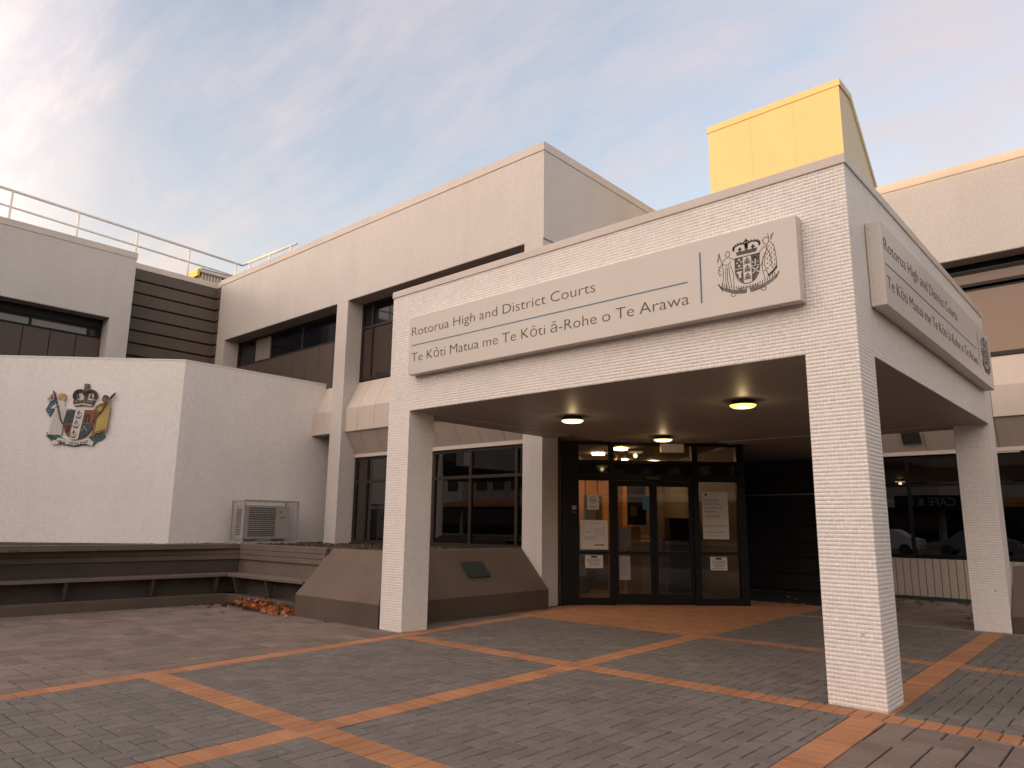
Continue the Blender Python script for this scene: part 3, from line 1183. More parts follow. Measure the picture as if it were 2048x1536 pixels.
for a, c, z0, z1 in ((.305, .85, .12, .85), (.305, .85, .90, 2.115), (2.44, 3.14, .12, .85), (2.44, 3.14, .90, 2.115),
                     (.305, .85, 2.475, 2.745), (.93, 2.33, 2.475, 2.745), (2.44, 3.14, 2.475, 2.745),
                     (.305, .85, 2.24, 2.42), (.93, 2.33, 2.24, 2.42), (2.44, 3.14, 2.24, 2.42)):
    b = MB(FD)
    b.box(a, c, -.055, -.047, z0, z1)
    obj('pane', b, m_glass if z0 != 2.24 else m_dkglass, ent)
for a, c in ((.935, 1.628), (1.632, 2.325)):
    b = MB(FD)
    w_ = .062
    b.box(a, a + w_, -.085, -.02, .02, 2.11)
    b.box(c - w_, c, -.085, -.02, .02, 2.11)
    for z0, z1 in ((.02, .19), (.85, .90), (2.02, 2.11)):
        b.box(a + w_, c - w_, -.08, -.025, z0, z1)
    leaf = obj('door_leaf', b, m_black, ent, bevel=.003)
    for z0, z1 in ((.19, .85), (.90, 2.02)):
        b = MB(FD)
        b.box(a + w_, c - w_, -.056, -.049, z0, z1)
        obj('pane', b, m_glass, leaf)
b = MB(FD)
b.box(1.50, 1.75, 0, .035, 2.14, 2.19)
obj('door_sensor', b, m_acdark, ent)

# ------------------------------------------------------------------ flat print helpers
_tw = {}


def text_width(body):
    if body not in _tw:
        c = bpy.data.curves.new('text', 'FONT')
        c.body = body
        o = bpy.data.objects.new('text', c)
        COL.objects.link(o)
        dg = bpy.context.evaluated_depsgraph_get()
        dg.update()
        me = bpy.data.meshes.new_from_object(o.evaluated_get(dg))
        xs = [v.co.x for v in me.vertices]
        _tw[body] = max(xs) - min(xs)
        bpy.data.objects.remove(o)
        bpy.data.meshes.remove(me)
    return _tw[body]


def text_into(mb, body, a0, a1, zb, cap, t, thick=.004, fit=True, off=0.0):
    c = bpy.data.curves.new('text', 'FONT')
    c.body = body
    c.resolution_u = 3
    c.offset = off
    o = bpy.data.objects.new('text', c)
    COL.objects.link(o)
    dg = bpy.context.evaluated_depsgraph_get()
    dg.update()
    me = bpy.data.meshes.new_from_object(o.evaluated_get(dg))
    bpy.data.objects.remove(o)
    xs = [v.co.x for v in me.vertices]
    x0, x1 = min(xs), max(xs)
    sz = cap / .682
    sx = (a1 - a0) / (x1 - x0) if fit else sz
    pts = [(a0 + (v.co.x - x0) * sx, t + thick, zb + v.co.y * sz) for v in me.vertices]
    n = len(pts)
    faces = [tuple(p.vertices) for p in me.polygons]
    edge = {}
    for p in me.polygons:
        vs = list(p.vertices)
        for i in range(len(vs)):
            k = (vs[i], vs[(i + 1) % len(vs)])
            edge[k] = edge.get(k, 0) + 1
    side = [(a, b) for (a, b) in edge if (b, a) not in edge]
    pts += [(a, t, z) for a, _, z in pts]
    faces += [(a, b, b + n, a + n) for a, b in side]
    mb.add(pts, faces)
    bpy.data.meshes.remove(me)
    return mb


def arc(cx, cz, rx, rz, a0, a1, n=12):
    return [(cx + rx * math.cos(R(a0 + (a1 - a0) * i / n)), cz + rz * math.sin(R(a0 + (a1 - a0) * i / n))) for i in range(n + 1)]


# line-art crest, unit design: x -0.5..0.5, z 0..1
def crest_line(F, cx, z0, w, h, t, parent):
    def T(pts):
        return [(cx + x * w, z0 + z * h) for x, z in pts]
    th = .0015
    dark = MB(F)
    lw = w * .013
    # shield
    sh = [(-.2, .69), (.2, .69), (.2, .46)] + [(.2 * math.cos(R(a)), .46 - .26 * math.sin(R(a))) for a in range(15, 180, 15)] + [(-.2, .46)]
    left = [p for p in sh if p[0] <= -.06] + []
    def side(sg):
        return [(sg * .2, .69), (sg * .07, .69), (sg * .07, .222), (sg * .12, .27), (sg * .17, .35), (sg * .2, .46)]
    for sg in (-1, 1):
        dark.poly(T(side(sg)), t, t + th)
    dark.stroke(T(sh), lw, t, t + th, True)
    # crown
    dark.poly(T([(-.16, .735), (.16, .735), (.18, .80), (-.18, .80)]), t, t + th)
    dark.stroke(T(arc(-.10, .865, .115, .07, 200, -10)), lw * 1.8, t, t + th)
    dark.stroke(T(arc(.10, .865, .115, .07, 190, -20)), lw * 1.8, t, t + th)
    for i in range(9):
        a = 200 - i * 23
        for sx, aa in ((-.10, a), (.10, 180 - a)):
            q = arc(sx, .865, .128, .082, aa, aa + 1, 1)[0]
            dark.stroke(T([(q[0], q[1]), (q[0] + .001, q[1] + .012)]), lw * 1.6, t, t + th)
    for x in (-.11, 0, .11):
        dark.stroke(T([(x, .80), (x, .86)]), lw * 2.2, t, t + th)
        dark.stroke(T([(x - .022, .838), (x + .022, .838)]), lw * 1.8, t, t + th)
    dark.stroke(T([(0, .86), (0, 1.0)]), lw * 1.8, t, t + th)
    dark.stroke(T([(-.03, .965), (.03, .965)]), lw * 2, t, t + th)
    # ships on the pale
    for zc in (.60, .46, .32):
        dark.poly(T([(-.052, zc), (.052, zc), (.038, zc - .028), (-.036, zc - .028)]), t, t + th)
        dark.stroke(T([(0, zc), (.004, zc + .06)]), lw, t, t + th)
        dark.stroke(T([(-.035, zc + .012), (.005, zc + .05), (.036, zc + .012)]), lw, t, t + th)
        dark.stroke(T([(-.055, zc - .042), (.055, zc - .042)]), lw * .8, t, t + th)
    # left figure, outline only
    ft = lw * .65
    for line in ([(-.36, .80), (-.33, .86), (-.29, .84), (-.29, .77), (-.33, .74), (-.36, .80)], [(-.35, .74), (-.40, .70), (-.42, .60), (-.40, .50), (-.44, .14)],
                 [(-.30, .74), (-.24, .70), (-.21, .68)], [(-.40, .64), (-.33, .60), (-.27, .66)], [(-.31, .58), (-.30, .40), (-.27, .17)], [(-.36, .58), (-.37, .35), (-.36, .15)],
                 [(-.335, .56), (-.34, .35), (-.31, .15)], [(-.28, .60), (-.23, .40), (-.24, .17)], [(-.44, .64), (-.49, .52), (-.47, .44), (-.43, .48)], [(-.47, .86), (-.50, .70), (-.46, .78), (-.47, .86)],
                 [(-.47, .86), (-.42, .62)], [(-.50, .60), (-.46, .60)], [(-.49, .56), (-.45, .52)]):
        dark.stroke(T(line), ft, t, t + th)
    # right figure
    for line in ([(.29, .84), (.27, .90), (.31, .95), (.36, .93), (.37, .86), (.33, .81), (.29, .84)], [(.30, .80), (.22, .72), (.21, .66)], [(.38, .86), (.45, .74), (.47, .52), (.47, .36)],
                 [(.34, .80), (.30, .64), (.28, .46), (.34, .25)], [(.37, .92), (.36, 1.0)], [(.40, .88), (.45, 1.0)], [(.40, .90), (.42, .98)], [(.25, .60), (.30, .60)], [(.26, .58), (.24, .40), (.28, .20)],
                 [(.33, .24), (.47, .36)], [(.30, .68), (.22, .45)], [(.31, .78), (.38, .62), (.40, .40)], [(.25, .36), (.31, .36)]):
        dark.stroke(T(line), ft, t, t + th)
    for i in range(4):
        for j in range(5):
            x, z = .33 + i * .036, .38 + j * .085 + (i % 2) * .04
            if x < .46 - .02 * (j > 3):
                dark.stroke(T([(x, z), (x + .004, z + .022)]), ft * 1.3, t, t + th)
    dark.stroke(T([(.335, .27), (.40, .305), (.465, .385)]), lw * 2.6, t, t + th)
    # ferns
    for sg in (-1, 1):
        for i in range(22):
            u = i / 21
            x = sg * (.03 + u * .42)
            z = .075 + .14 * u ** 2.2
            dark.stroke(T([(x, z + .03), (x + sg * .012, z - .035 + .02 * u)]), lw * 1.1, t, t + th)
            if i % 2 == 0:
                dark.stroke(T([(x, z + .05), (x + sg * .008, z + .095)]), lw * .8, t, t + th)
        dark.stroke(T([(sg * .45, .21), (sg * .50, .29)]), lw * 1.6, t, t + th)
        dark.stroke(T(arc(sg * .25, .05, .04, .03, 0, 330)), ft, t, t + th)
    text_into(dark, 'NEW ZEALAND', cx - .17 * w, cx + .17 * w, z0 + .115 * h, .035 * h, t, th)
    o = obj('crest', dark, m_ink, parent)
    # charges, in the sign's own ground colour, standing proud of the dark field
    lt = MB(F)
    t2, t3 = t + th, t + th + .0012
    for x, z, r_ in ((-.13, .65, .028), (-.165, .60, .022), (-.095, .605, .022), (-.13, .54, .03)):
        star = [(x + r_ * (1 if i % 2 == 0 else .42) * math.sin(R(36 * i)), z + r_ * (1 if i % 2 == 0 else .42) * math.cos(R(36 * i)) * 1.05) for i in range(10)]
        lt.poly(T(star), t2, t3)
    lt.poly(T([(-.175, .44), (-.10, .445), (-.085, .42), (-.11, .40), (-.105, .345), (-.10, .325), (-.15, .325), (-.145, .35), (-.15, .40), (-.18, .42)]), t2, t3)
    lt.stroke(T(arc(.135, .575, .042, .07, -20, 200)), lw * 1.9, t2, t3)
    lt.stroke(T([(.135, .51), (.135, .60)]), lw * 1.2, t2, t3)
    lt.stroke(T([(.09, .36), (.185, .46)]), lw * 1.3, t2, t3)
    lt.stroke(T([(.185, .36), (.09, .46)]), lw * 1.3, t2, t3)
    lt.stroke(T([(.07, .49), (.2, .49)]), lw * .7, t2, t3)
    lt.stroke(T([(-.2, .49), (-.07, .49)]), lw * .7, t2, t3)
    obj('crest_charges', lt, m_signface, parent)
    return o


def sign_board(F, a0, a1, label, group):
    z0, z1 = 3.225, 3.99
    root = thing('sign_board', F.p((a0 + a1) / 2, 0, z0), label, 'sign', group)
    b = MB(F)
    b.box(a0, a1, .004, .128, z0, z1)
    obj('tray', b, m_signface, root, bevel=.004)
    b = MB(F)
    for x in (a0 + (a1 - a0) * .46,):
        b.box(x, x + .0035, .1282, .1288, z0 + .004, z1 - .004)
    obj('face_joint', b, m_metalcap, root)
    b = MB(F)
    for x in (a0, a1):
        s_ = 1 if x == a1 else -1
        for i in range(9):
            z = z0 + .06 + i * .08
            b.tube((x + s_ * -.001, .03, z), (x + s_ * .003, .03, z), .006, 6)
    obj('rivets', b, m_galv, root)
    k = (a1 - a0) / 5.07
    t = .1285
    for line, x0, x1, zb in (('Rotorua High and District Courts', .055, 2.97, 3.735), ('Te Kōti Matua me Te Kōti ā-Rohe o Te Arawa', .065, 4.04, 3.39)):
        words = line.split(' ')
        full = text_width(line)
        for i, wd in enumerate(words):
            st = text_width(' '.join(words[:i + 1])) - text_width(wd)
            b = MB(F)
            q0, q1 = x0 + (x1 - x0) * st / full, x0 + (x1 - x0) * (st + text_width(wd)) / full
            text_into(b, wd, a0 + q0 * k, a0 + q1 * k, zb, .116, t, .002, True, -.014)
            obj('word', b, m_ink, root)
    b = MB(F)
    b.box(a0 + .06 * k, a0 + 4.03 * k, t, t + .002, 3.602, 3.613)
    obj('divider_line', b, m_blue, root)
    b = MB(F)
    b.box(a0 + 4.16 * k, a0 + 4.175 * k, t, t + .002, 3.375, 3.87)
    obj('divider_line', b, m_blue, root)
    crest_line(F, a0 + 4.62 * k, 3.365, .56 * k, .52, t, root)
    return root


sign_board(FX, -5.46, -.39, 'long cream name board facing front above the portico opening', 'name boards on the portico')
sign_board(FR, .45, 5.62, 'long cream name board on the side face of the portico', 'name boards on the portico')

# ------------------------------------------------------------------ ceiling lights under the portico
for (x, y), mat, lab in (((-4.22, 1.77), m_lampW, 'round ceiling light with pale glow nearest the left column'),
                         ((-1.86, 1.94), m_lampY, 'round ceiling light glowing yellow nearest the front right column'),
                         ((-4.38, 4.46), m_lampW, 'round ceiling light with brass rim in front of the entrance doors')):
    t = thing('ceiling_light', (x, y, PS), lab, 'light', 'round ceiling lights under the portico')
    b = MB()
    b.disc((x, y), .125, PS - .030, PS + .011, 40, .125)
    obj('rim', b, m_bronze, t, smooth=False)
    b = MB()
    b.disc((x, y), .162, PS - .044, PS - .0301, 40, .158)
    obj('trim_ring', b, m_bronze, t)
    b = MB()
    b.disc((x, y), .118, PS - .072, PS - .058, 40, .143)
    b.disc((x, y), .1431, PS - .0579, PS - .0442, 40, .152)
    obj('diffuser', b, mat, t, smooth=False)
    pl = bpy.data.lights.new('lamp_glow', 'POINT')
    pl.energy = .22
    pl.color = (1.0, .72, .36)
    pl.shadow_soft_size = .04
    plo = bpy.data.objects.new('lamp_glow', pl)
    COL.objects.link(plo)
    place(plo, (x, y, PS - .125), t)

hp = thing('hanging_sign', FD.p(1.94, .12, 2.6), 'small blank white box sign hung from the soffit above the doors', 'sign')
b = MB(FD)
b.box(1.74, 2.15, .08, .16, 2.612, 2.765)
obj('box', b, m_white, hp, bevel=.004)
b = MB(FD)
for s_ in (1.8, 2.08):
    b.box(s_, s_ + .012, .11, .13, 2.7652, 2.80)
obj('hanger', b, m_galv, hp)

# ------------------------------------------------------------------ raised planter beside the portico
def sloped(name, F, a0, a1, depth, zb, zt, back, label, ends=True):
    """rendered planter: low upright plinth, sloping shoulder; s along the front"""
    root = thing(name, F.p((a0 + a1) / 2, 0, 0), label, 'planter')
    b = MB(F)
    b.prof([(0, .0), (0, zb), (-.02, zb), (-.02, 0)], a0, a1)
    obj('plinth', b, m_plantd, root)
    return root


planter = thing('planter', (-6.8, 1.0, 0), 'brown rendered planter with sloping sides behind the left portico column', 'planter')
# outline on the ground, and set back at the top: front run at y=-.01, corner, then run along x=-6.0
zb, zt, sl = .30, .94, .60
A0, A1, A2 = (-7.93, -.01), (-6.0, -.01), (-6.0, 3.47)
T0, T1, T2 = (-7.93, -.01 + sl), (-6.0 - sl, -.01 + sl), (-6.0 - sl, 3.47)
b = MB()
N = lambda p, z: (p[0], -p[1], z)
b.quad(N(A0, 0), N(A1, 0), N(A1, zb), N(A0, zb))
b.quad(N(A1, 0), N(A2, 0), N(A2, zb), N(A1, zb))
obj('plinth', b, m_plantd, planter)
b = MB()
b.quad(N(A0, zb), N(A1, zb), N(T1, zt), N(T0, zt))
b.quad(N(A1, zb), N(A2, zb), N(T2, zt), N(T1, zt))
IN = .16
b.quad(N(T0, zt), N(T1, zt), N((T1[0] - IN, T1[1] + IN), zt), N((T0[0], T0[1] + IN), zt))
b.quad(N(T1, zt), N(T2, zt), N((T2[0] - IN, T2[1]), zt), N((T1[0] - IN, T1[1] + IN), zt))
obj('sloping_shoulder', b, m_plant, planter)
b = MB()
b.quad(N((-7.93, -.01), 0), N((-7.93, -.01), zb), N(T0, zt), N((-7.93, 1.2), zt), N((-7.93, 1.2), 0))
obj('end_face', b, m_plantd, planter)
# right planter beyond the far column
rp = thing('planter', (1.4, 5.9, 0), 'brown rendered planter beside the far right portico column', 'planter')
FP = Frame(0, 5.76, 0)
b = MB(FP)
b.prof([(0, 0), (0, .22), (-.5, .84), (-.9, .84), (-.9, 0)], .012, 4.5)
obj('sloping_shoulder', b, m_plant, rp)
b = MB(FP)
b.box(.012, 4.5, .0, .006, .001, .215)
obj('plinth', b, m_plantd, rp)

# soil and bark behind the bench wall and planter
b = MB()
b.quad((-20, 7, .872), (-13.3, -.6, .872), (-10.4, -.55, .872), (-7.9, -.55, .872), (-7.9, -3.92, .872), (-20, -3.92, .872))
b.quad((-20, 7, .871), (-10.45, 7, .871), (-10.45, -.6, .871), (-13.3, -.6, .871))
b.quad((-7.9, -.55, .8721), (-6.7, -.65, .8721), (-6.7, -3.92, .8721), (-7.9, -3.92, .8721))
obj('garden_bed', b, m_soil, kind='structure', recalc=False)
lit = MB()
for i in range(2600):
    if i % 3 == 0:
        x, y = rnd.uniform(-7.8, -6.75), rnd.uniform(.7, 3.9)
    elif i % 3 == 1:
        x, y = rnd.uniform(-13.2, -7.7), rnd.uniform(.6, 3.85)
    else:
        x, y = rnd.uniform(-13, -10.6), rnd.uniform(-5.5, .5)
        if x < -13.3 + y * 1 or x - y < -13.4:
            continue
    s_ = rnd.uniform(.018, .05)
    an = rnd.uniform(0, 6.28)
    h = rnd.uniform(.004, .035)
    c, d = math.cos(an) * s_, math.sin(an) * s_
    z = .873
    lit.add([(x - c, -y - d, z), (x + d * .5, -y - c * .5, z + h), (x + c, -y + d, z + .004), (x - d * .5, -y + c * .5, z + h * .6)], [(0, 1, 2, 3)])
obj('bark_litter', lit, m_hedgebit, label='brown bark and dead leaf litter on the raised garden bed', cat='leaf litter', kind='stuff', recalc=False)

pk = MB(Frame(-11.2, 0, 90))
pk.box(-5.2, -3.05, -.05, .05, .925, .965)
tag(obj('timber_plank', pk, paint('red_brown_plank', (.16, .06, .04), .6)), 'loose red brown timber plank lying on the garden bed at the far left', 'plank')

# ------------------------------------------------------------------ bench wall
bench = thing('bench', (-10.1, .1, 0), 'long brown timber corner bench with plank back below the emblem wall', 'bench')
import itertools
aL = math.degrees(math.atan2(.042 + 3.02, -10.118 + 10.395))
FBL = Frame(-10.118, .05, aL)           # s runs towards +y, outward = +x; corner at s=0
FBR = Frame(-10.118, .05, 1.0)          # s runs towards +x, outward = -y
SD = .40
for F, a0, a1, lab in ((FBL, -7.5, 0, 'left'), (FBR, 0, 2.19, 'right')):
    # inner corner: pull the set-back parts past the corner so they meet
    ext = SD if F is FBR else SD
    l0, l1 = (a0, a1 + ext) if F is FBL else (a0 - ext, a1)
    b = MB(F)
    b.prof([(0, 0), (0, .14), (-.03, .155), (-.30, .155), (-.30, 0)], *((a0, a1 + .3) if F is FBL else (a0 - .3, a1)))
    obj('plinth', b, m_plantd, bench)
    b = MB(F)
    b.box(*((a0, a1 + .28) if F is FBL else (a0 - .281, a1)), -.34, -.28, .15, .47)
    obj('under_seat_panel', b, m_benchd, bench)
    b = MB(F)
    b.box(*((a0, a1) if F is FBL else (a0 - .0, a1)), -.055, -.004, .43, .475)
    obj('seat_edge', b, m_bench, bench, bevel=.004)
    for j in range(3):
        b = MB(F)
        b.box(*((a0, a1 + .06 + j * .105) if F is FBL else (a0 - .061 - j * .105, a1)), -.16 - j * .105, -.06 - j * .105, .437, .4749)
        obj('seat_slat', b, m_bench, bench, bevel=.004)
    b = MB(F)
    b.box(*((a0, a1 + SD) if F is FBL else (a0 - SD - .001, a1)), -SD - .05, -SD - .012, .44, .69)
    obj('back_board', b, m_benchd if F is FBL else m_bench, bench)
    for z0, z1, dt in ((.690, .768, .022), (.774, .850, .020), (.856, .926, .018)):
        b = MB(F)
        b.box(*((a0, a1 + SD - dt) if F is FBL else (a0 - SD + dt + .001, a1)), -SD - .02, -SD + dt, z0, z1)
        obj('back_plank', b, m_bench, bench, bevel=.004)
    b = MB(F)
    b.box(*((a0, a1 + SD - .04) if F is FBL else (a0 - SD + .041, a1)), -SD - .16, -SD + .018, .9275, .945)
    obj('cap_board', b, m_bench, bench, bevel=.003)
    b = MB(F)
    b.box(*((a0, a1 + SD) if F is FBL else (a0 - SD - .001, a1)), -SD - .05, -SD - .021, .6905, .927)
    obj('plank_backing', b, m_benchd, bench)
    for s_ in ([-6.8, -5.6, -4.4, -3.3, -2.35, -1.15, -.15] if F is FBL else [.12, 1.1]):
        b = MB(F)
        b.prof([(-.03, .432), (-.20, .432), (-.165, .16), (-.12, .16)], s_, s_ + .045)
        obj('bracket', b, m_benchd, bench)

# ------------------------------------------------------------------ emblem wall
ew = thing('garden_wall', (-13.35, .44, .85), 'white mosaic angled screen wall carrying the painted emblem', 'wall')
b = MB()
x0, y0 = -13.353, .436
th_ = .22
L1 = 9.0
q = math.sqrt(.5)
top, bot = 4.66, .80
P = [(x0, y0), (x0 - L1 * q, y0 - L1 * q), (x0 - L1 * q - th_ * q, y0 - L1 * q + th_ * q), (x0 - th_, y0 + th_ * .41), (x0 - th_, 4.9), (x0, 4.9)]
n = len(P)
b.add([(x, -y, bot) for x, y in P] + [(x, -y, top - .03) for x, y in P], [(i, (i + 1) % n, n + (i + 1) % n, n + i) for i in range(n)])
obj('wall_face', b, m_mosaic_rows, ew)
b = MB()
PP = [(x0 + .008, y0 - .004), (x0 - L1 * q, y0 - L1 * q - .012), (x0 - L1 * q - th_ * q, y0 - L1 * q + th_ * q), (x0 - th_, y0 + th_ * .41), (x0 - th_, 4.9), (x0 + .008, 4.9)]
b.add([(x, -y, top - .03) for x, y in PP] + [(x, -y, top) for x, y in PP], [(i, (i + 1) % n, n + (i + 1) % n, n + i) for i in range(n)] + [(n, n + 1, n + 2, n + 3), (n, n + 3, n + 4, n + 5)])
obj('wall_coping', b, m_white, ew, recalc=False)

# ------------------------------------------------------------------ painted coat of arms, built as layered relief
FE = Frame(-15.262, -1.473, 45)
emb = thing('coat_of_arms', FE.p(.68, 0, 2.79), 'painted relief coat of arms with crown, shield and two figures on the white wall', 'emblem')
KX, KZ = 1.376 / 1355.0, 1.30 / 1178.0


def E_(pts):
    return [((x - 265) * KX, 4.089 - (y - 262) * KZ) for x, y in pts]


def relief(name, polys, mat, t0, t1, strokes=(), lw=.012):
    b = MB(FE)
    for p in polys:
        b.poly(E_(p), t0, t1)
    for s_ in strokes:
        b.stroke(E_(s_), lw, t0, t1)
    return obj(name, b, mat, emb)


relief('fern', [[(345, 1185), (430, 1210), (520, 1230), (620, 1260), (760, 1330), (900, 1350), (1060, 1320), (1190, 1270), (1300, 1250), (1480, 1205), (1500, 1250), (1440, 1310), (1330, 1350), (1280, 1420),
                 (1140, 1395), (1020, 1425), (900, 1445), (780, 1425), (640, 1385), (520, 1380), (440, 1330), (380, 1280)]], m_fern, .002, .03)
relief('fern_fronds', [], m_teal, .03, .036, [[(640 + i * 34, 1340), (625 + i * 34, 1420)] for i in range(18)] + [[(360 + i * 22, 1225 + i * 8), (350 + i * 22, 1270 + i * 10)] for i in range(9)]
       + [[(1300 + i * 26, 1270 - i * 7), (1330 + i * 26, 1320 - i * 12)] for i in range(7)], .008)
relief('flag', [[(395, 430), (435, 545), (470, 590), (375, 905), (265, 775), (325, 640), (270, 585), (300, 520)]], m_flagb, .002, .03)
relief('flag_canton', [[(392, 440), (436, 540), (318, 632), (278, 585), (305, 520)]], m_cream, .03, .035)
relief('flag_crosses', [], m_red, .035, .04, [[(300, 590), (420, 470)], [(345, 490), (380, 580)], [(290, 560), (430, 530)], [(370, 450), (340, 620)], [(320, 510), (410, 560)]], .011)
relief('flag_stars', [[(330 + dx, 700 + dy), (337 + dx, 710 + dy), (330 + dx, 720 + dy), (323 + dx, 710 + dy)] for dx, dy in ((20, -10), (45, 70), (-15, 70), (25, 130))], m_cream, .03, .036)
relief('dress', [[(480, 580), (560, 565), (625, 600), (640, 700), (700, 735), (780, 745), (780, 765), (690, 775), (660, 920), (640, 1240), (380, 1230), (410, 900), (470, 780), (440, 740), (440, 690), (460, 640)]], m_cream, .002, .05)
relief('dress_folds', [], m_paper, .05, .058, [[(470, 800), (430, 1220)], [(510, 780), (480, 1225)], [(550, 780), (540, 1225)], [(600, 760), (590, 1230)], [(640, 780), (625, 1100)], [(400, 740), (520, 680)], [(490, 590), (540, 680)]], .008)
relief('arms', [[(380, 745), (420, 690), (530, 655), (545, 690), (470, 720), (440, 748)], [(630, 735), (690, 722), (790, 738), (780, 752), (680, 760)]], m_cream, .05, .062)
relief('face', [arc(600, 540, 38, 48, 0, 360, 14)[:-1]], m_skin, .03, .062)
relief('hair', [[(495, 560), (500, 500), (540, 455), (600, 455), (638, 485), (620, 505), (580, 510), (565, 570), (510, 570)]], m_hair, .03, .068)
relief('flag_pole', [], m_dkbrown2, .062, .08, [[(398, 415), (520, 720), (610, 960), (655, 1020)]], .020)
shp = [(680, 758), (1248, 758), (1235, 1050)] + [(1235 - 20 - (1 - math.cos(R(a))) * 290, 1050 + 265 * math.sin(R(a))) for a in (15, 30, 45, 60, 75, 88)]
shp += [(650 + 20 + (1 - math.cos(R(a))) * 250, 1050 + 265 * math.sin(R(a))) for a in (88, 75, 60, 45, 30, 15)] + [(648, 1050)]
relief('shield_field', [shp], m_red, .002, .04)
relief('shield_quarter', [[(682, 766), (865, 766), (835, 1005), (662, 1005)]], m_teal, .04, .047)
relief('shield_quarter', [[(1015, 1015), (1230, 1015), (1228, 1060), (1190, 1170), (1110, 1250), (985, 1300)]], m_teal, .04, .047)
relief('shield_pale', [[(868, 762), (1045, 762), (1012, 1050), (975, 1310), (915, 1318), (808, 1305), (838, 1020)]], m_cream, .04, .05)
relief('shield_stars', [[(x + r_ * (1 if i % 2 == 0 else .42) * math.sin(R(36 * i)), y - r_ * (1 if i % 2 == 0 else .42) * math.cos(R(36 * i))) for i in range(10)] for x, y, r_ in ((790, 800, 30), (720, 860, 28), (820, 870, 26), (755, 950, 36))], m_crown, .047, .054)
relief('shield_charges', [[(1060, 985), (1055, 880), (1090, 830), (1130, 825), (1160, 870), (1150, 985), (1130, 985), (1128, 890), (1105, 865), (1085, 895), (1085, 985)],
                          [(690, 1080), (730, 1045), (790, 1055), (800, 1090), (770, 1110), (780, 1170), (720, 1175), (730, 1110)]], m_dkbrown2, .04, .052)
relief('crossed_hammers', [], m_galv, .047, .056, [[(1020, 1150), (1100, 1075)], [(1060, 1065), (1135, 1150)]], .012)
sh_ = []
for cx_e, cy_e in ((940, 850), (910, 1030), (885, 1215)):
    sh_ += [[(cx_e - 60, cy_e + 20), (cx_e - 45, cy_e + 50), (cx_e + 35, cy_e + 50), (cx_e + 55, cy_e + 10)], [(cx_e, cy_e + 30), (cx_e - 5, cy_e - 75)], [(cx_e - 40, cy_e - 10), (cx_e, cy_e - 60), (cx_e + 45, cy_e - 10)], [(cx_e - 45, cy_e + 68), (cx_e + 45, cy_e + 62)]]
relief('ships', [], m_dkbrown2, .05, .057, sh_, .009)
# crown
relief('crown', [[(800, 575), (1215, 575), (1195, 640), (1170, 690), (1000, 665), (820, 690), (795, 620)], [(985, 262), (1060, 262), (1075, 300), (1060, 340), (1075, 380), (965, 380), (985, 340), (970, 300)],
                 [(975, 380), (1065, 380), (1040, 580), (1000, 580)]], m_crown, .002, .05, [arc(905, 490, 105, 95, 150, 350, 14), arc(1115, 490, 105, 95, 190, 390, 14)], .055)
relief('crown_beads', [], m_crown, .04, .062, [[p, (p[0] + 6, p[1] + 6)] for p in arc(900, 490, 120, 115, 150, 340, 11) + arc(1120, 490, 120, 115, 200, 390, 11)], .022)
relief('crown_jewels', [[(x - 14, y), (x, y - 14), (x + 14, y), (x, y + 14)] for x, y in ((1020, 300), (860, 610), (940, 595), (1020, 600), (1090, 600), (1160, 610))], m_gold, .05, .06)
relief('crown_band', [[(815, 665), (1000, 637), (1185, 668), (1175, 690), (1000, 660), (825, 688)]], m_cream, .05, .062)
relief('crown_fleurs', [[(860, 540), (880, 450), (900, 540)], [(1110, 540), (1135, 450), (1150, 540)]], m_crown, .03, .056)
# right figure
relief('body', [[(1375, 620), (1460, 610), (1480, 680), (1420, 800), (1330, 830), (1300, 900), (1300, 1265), (1215, 1275), (1185, 1265), (1240, 1210), (1235, 1070), (1255, 960), (1260, 780), (1230, 750), (1250, 690), (1310, 640)]], m_bskin, .002, .045)
relief('cloak', [[(1475, 650), (1525, 640), (1545, 720), (1520, 1130), (1490, 1170), (1330, 1225), (1300, 1200), (1315, 920), (1330, 830), (1405, 790)], [(1320, 710), (1390, 690), (1410, 780), (1340, 815), (1300, 760)]], m_gold, .045, .075)
relief('cloak_border', [[(1320, 1170), (1500, 1110), (1492, 1165), (1400, 1195), (1330, 1225), (1305, 1205)]], m_dkbrown2, .075, .082)
relief('cloak_zigzag', [], m_gold, .082, .088, [[(1325, 1195), (1350, 1175), (1375, 1190), (1400, 1165), (1425, 1175), (1450, 1145), (1490, 1135)]], .012)
relief('head', [arc(1415, 550, 55, 68, 0, 360, 14)[:-1]], m_bskin, .03, .062)
relief('topknot', [[(1375, 520), (1380, 485), (1430, 470), (1480, 490), (1500, 540), (1470, 590), (1455, 540), (1420, 500)]], m_dkbrown2, .05, .07)
relief('arm', [[(1235, 750), (1260, 735), (1340, 780), (1395, 795), (1380, 825), (1310, 815)]], m_bskin, .075, .088)
relief('spear', [], m_dkbrown2, .088, .10, [[(1540, 530), (1400, 770), (1240, 990)]], .018)
relief('spear_head', [[(1615, 420), (1605, 470), (1545, 545), (1520, 520), (1560, 465)]], m_dkbrown2, .05, .08)
relief('spear_collar', [[(1530, 525), (1545, 560), (1500, 640), (1465, 620), (1480, 570)]], m_cream, .05, .075)
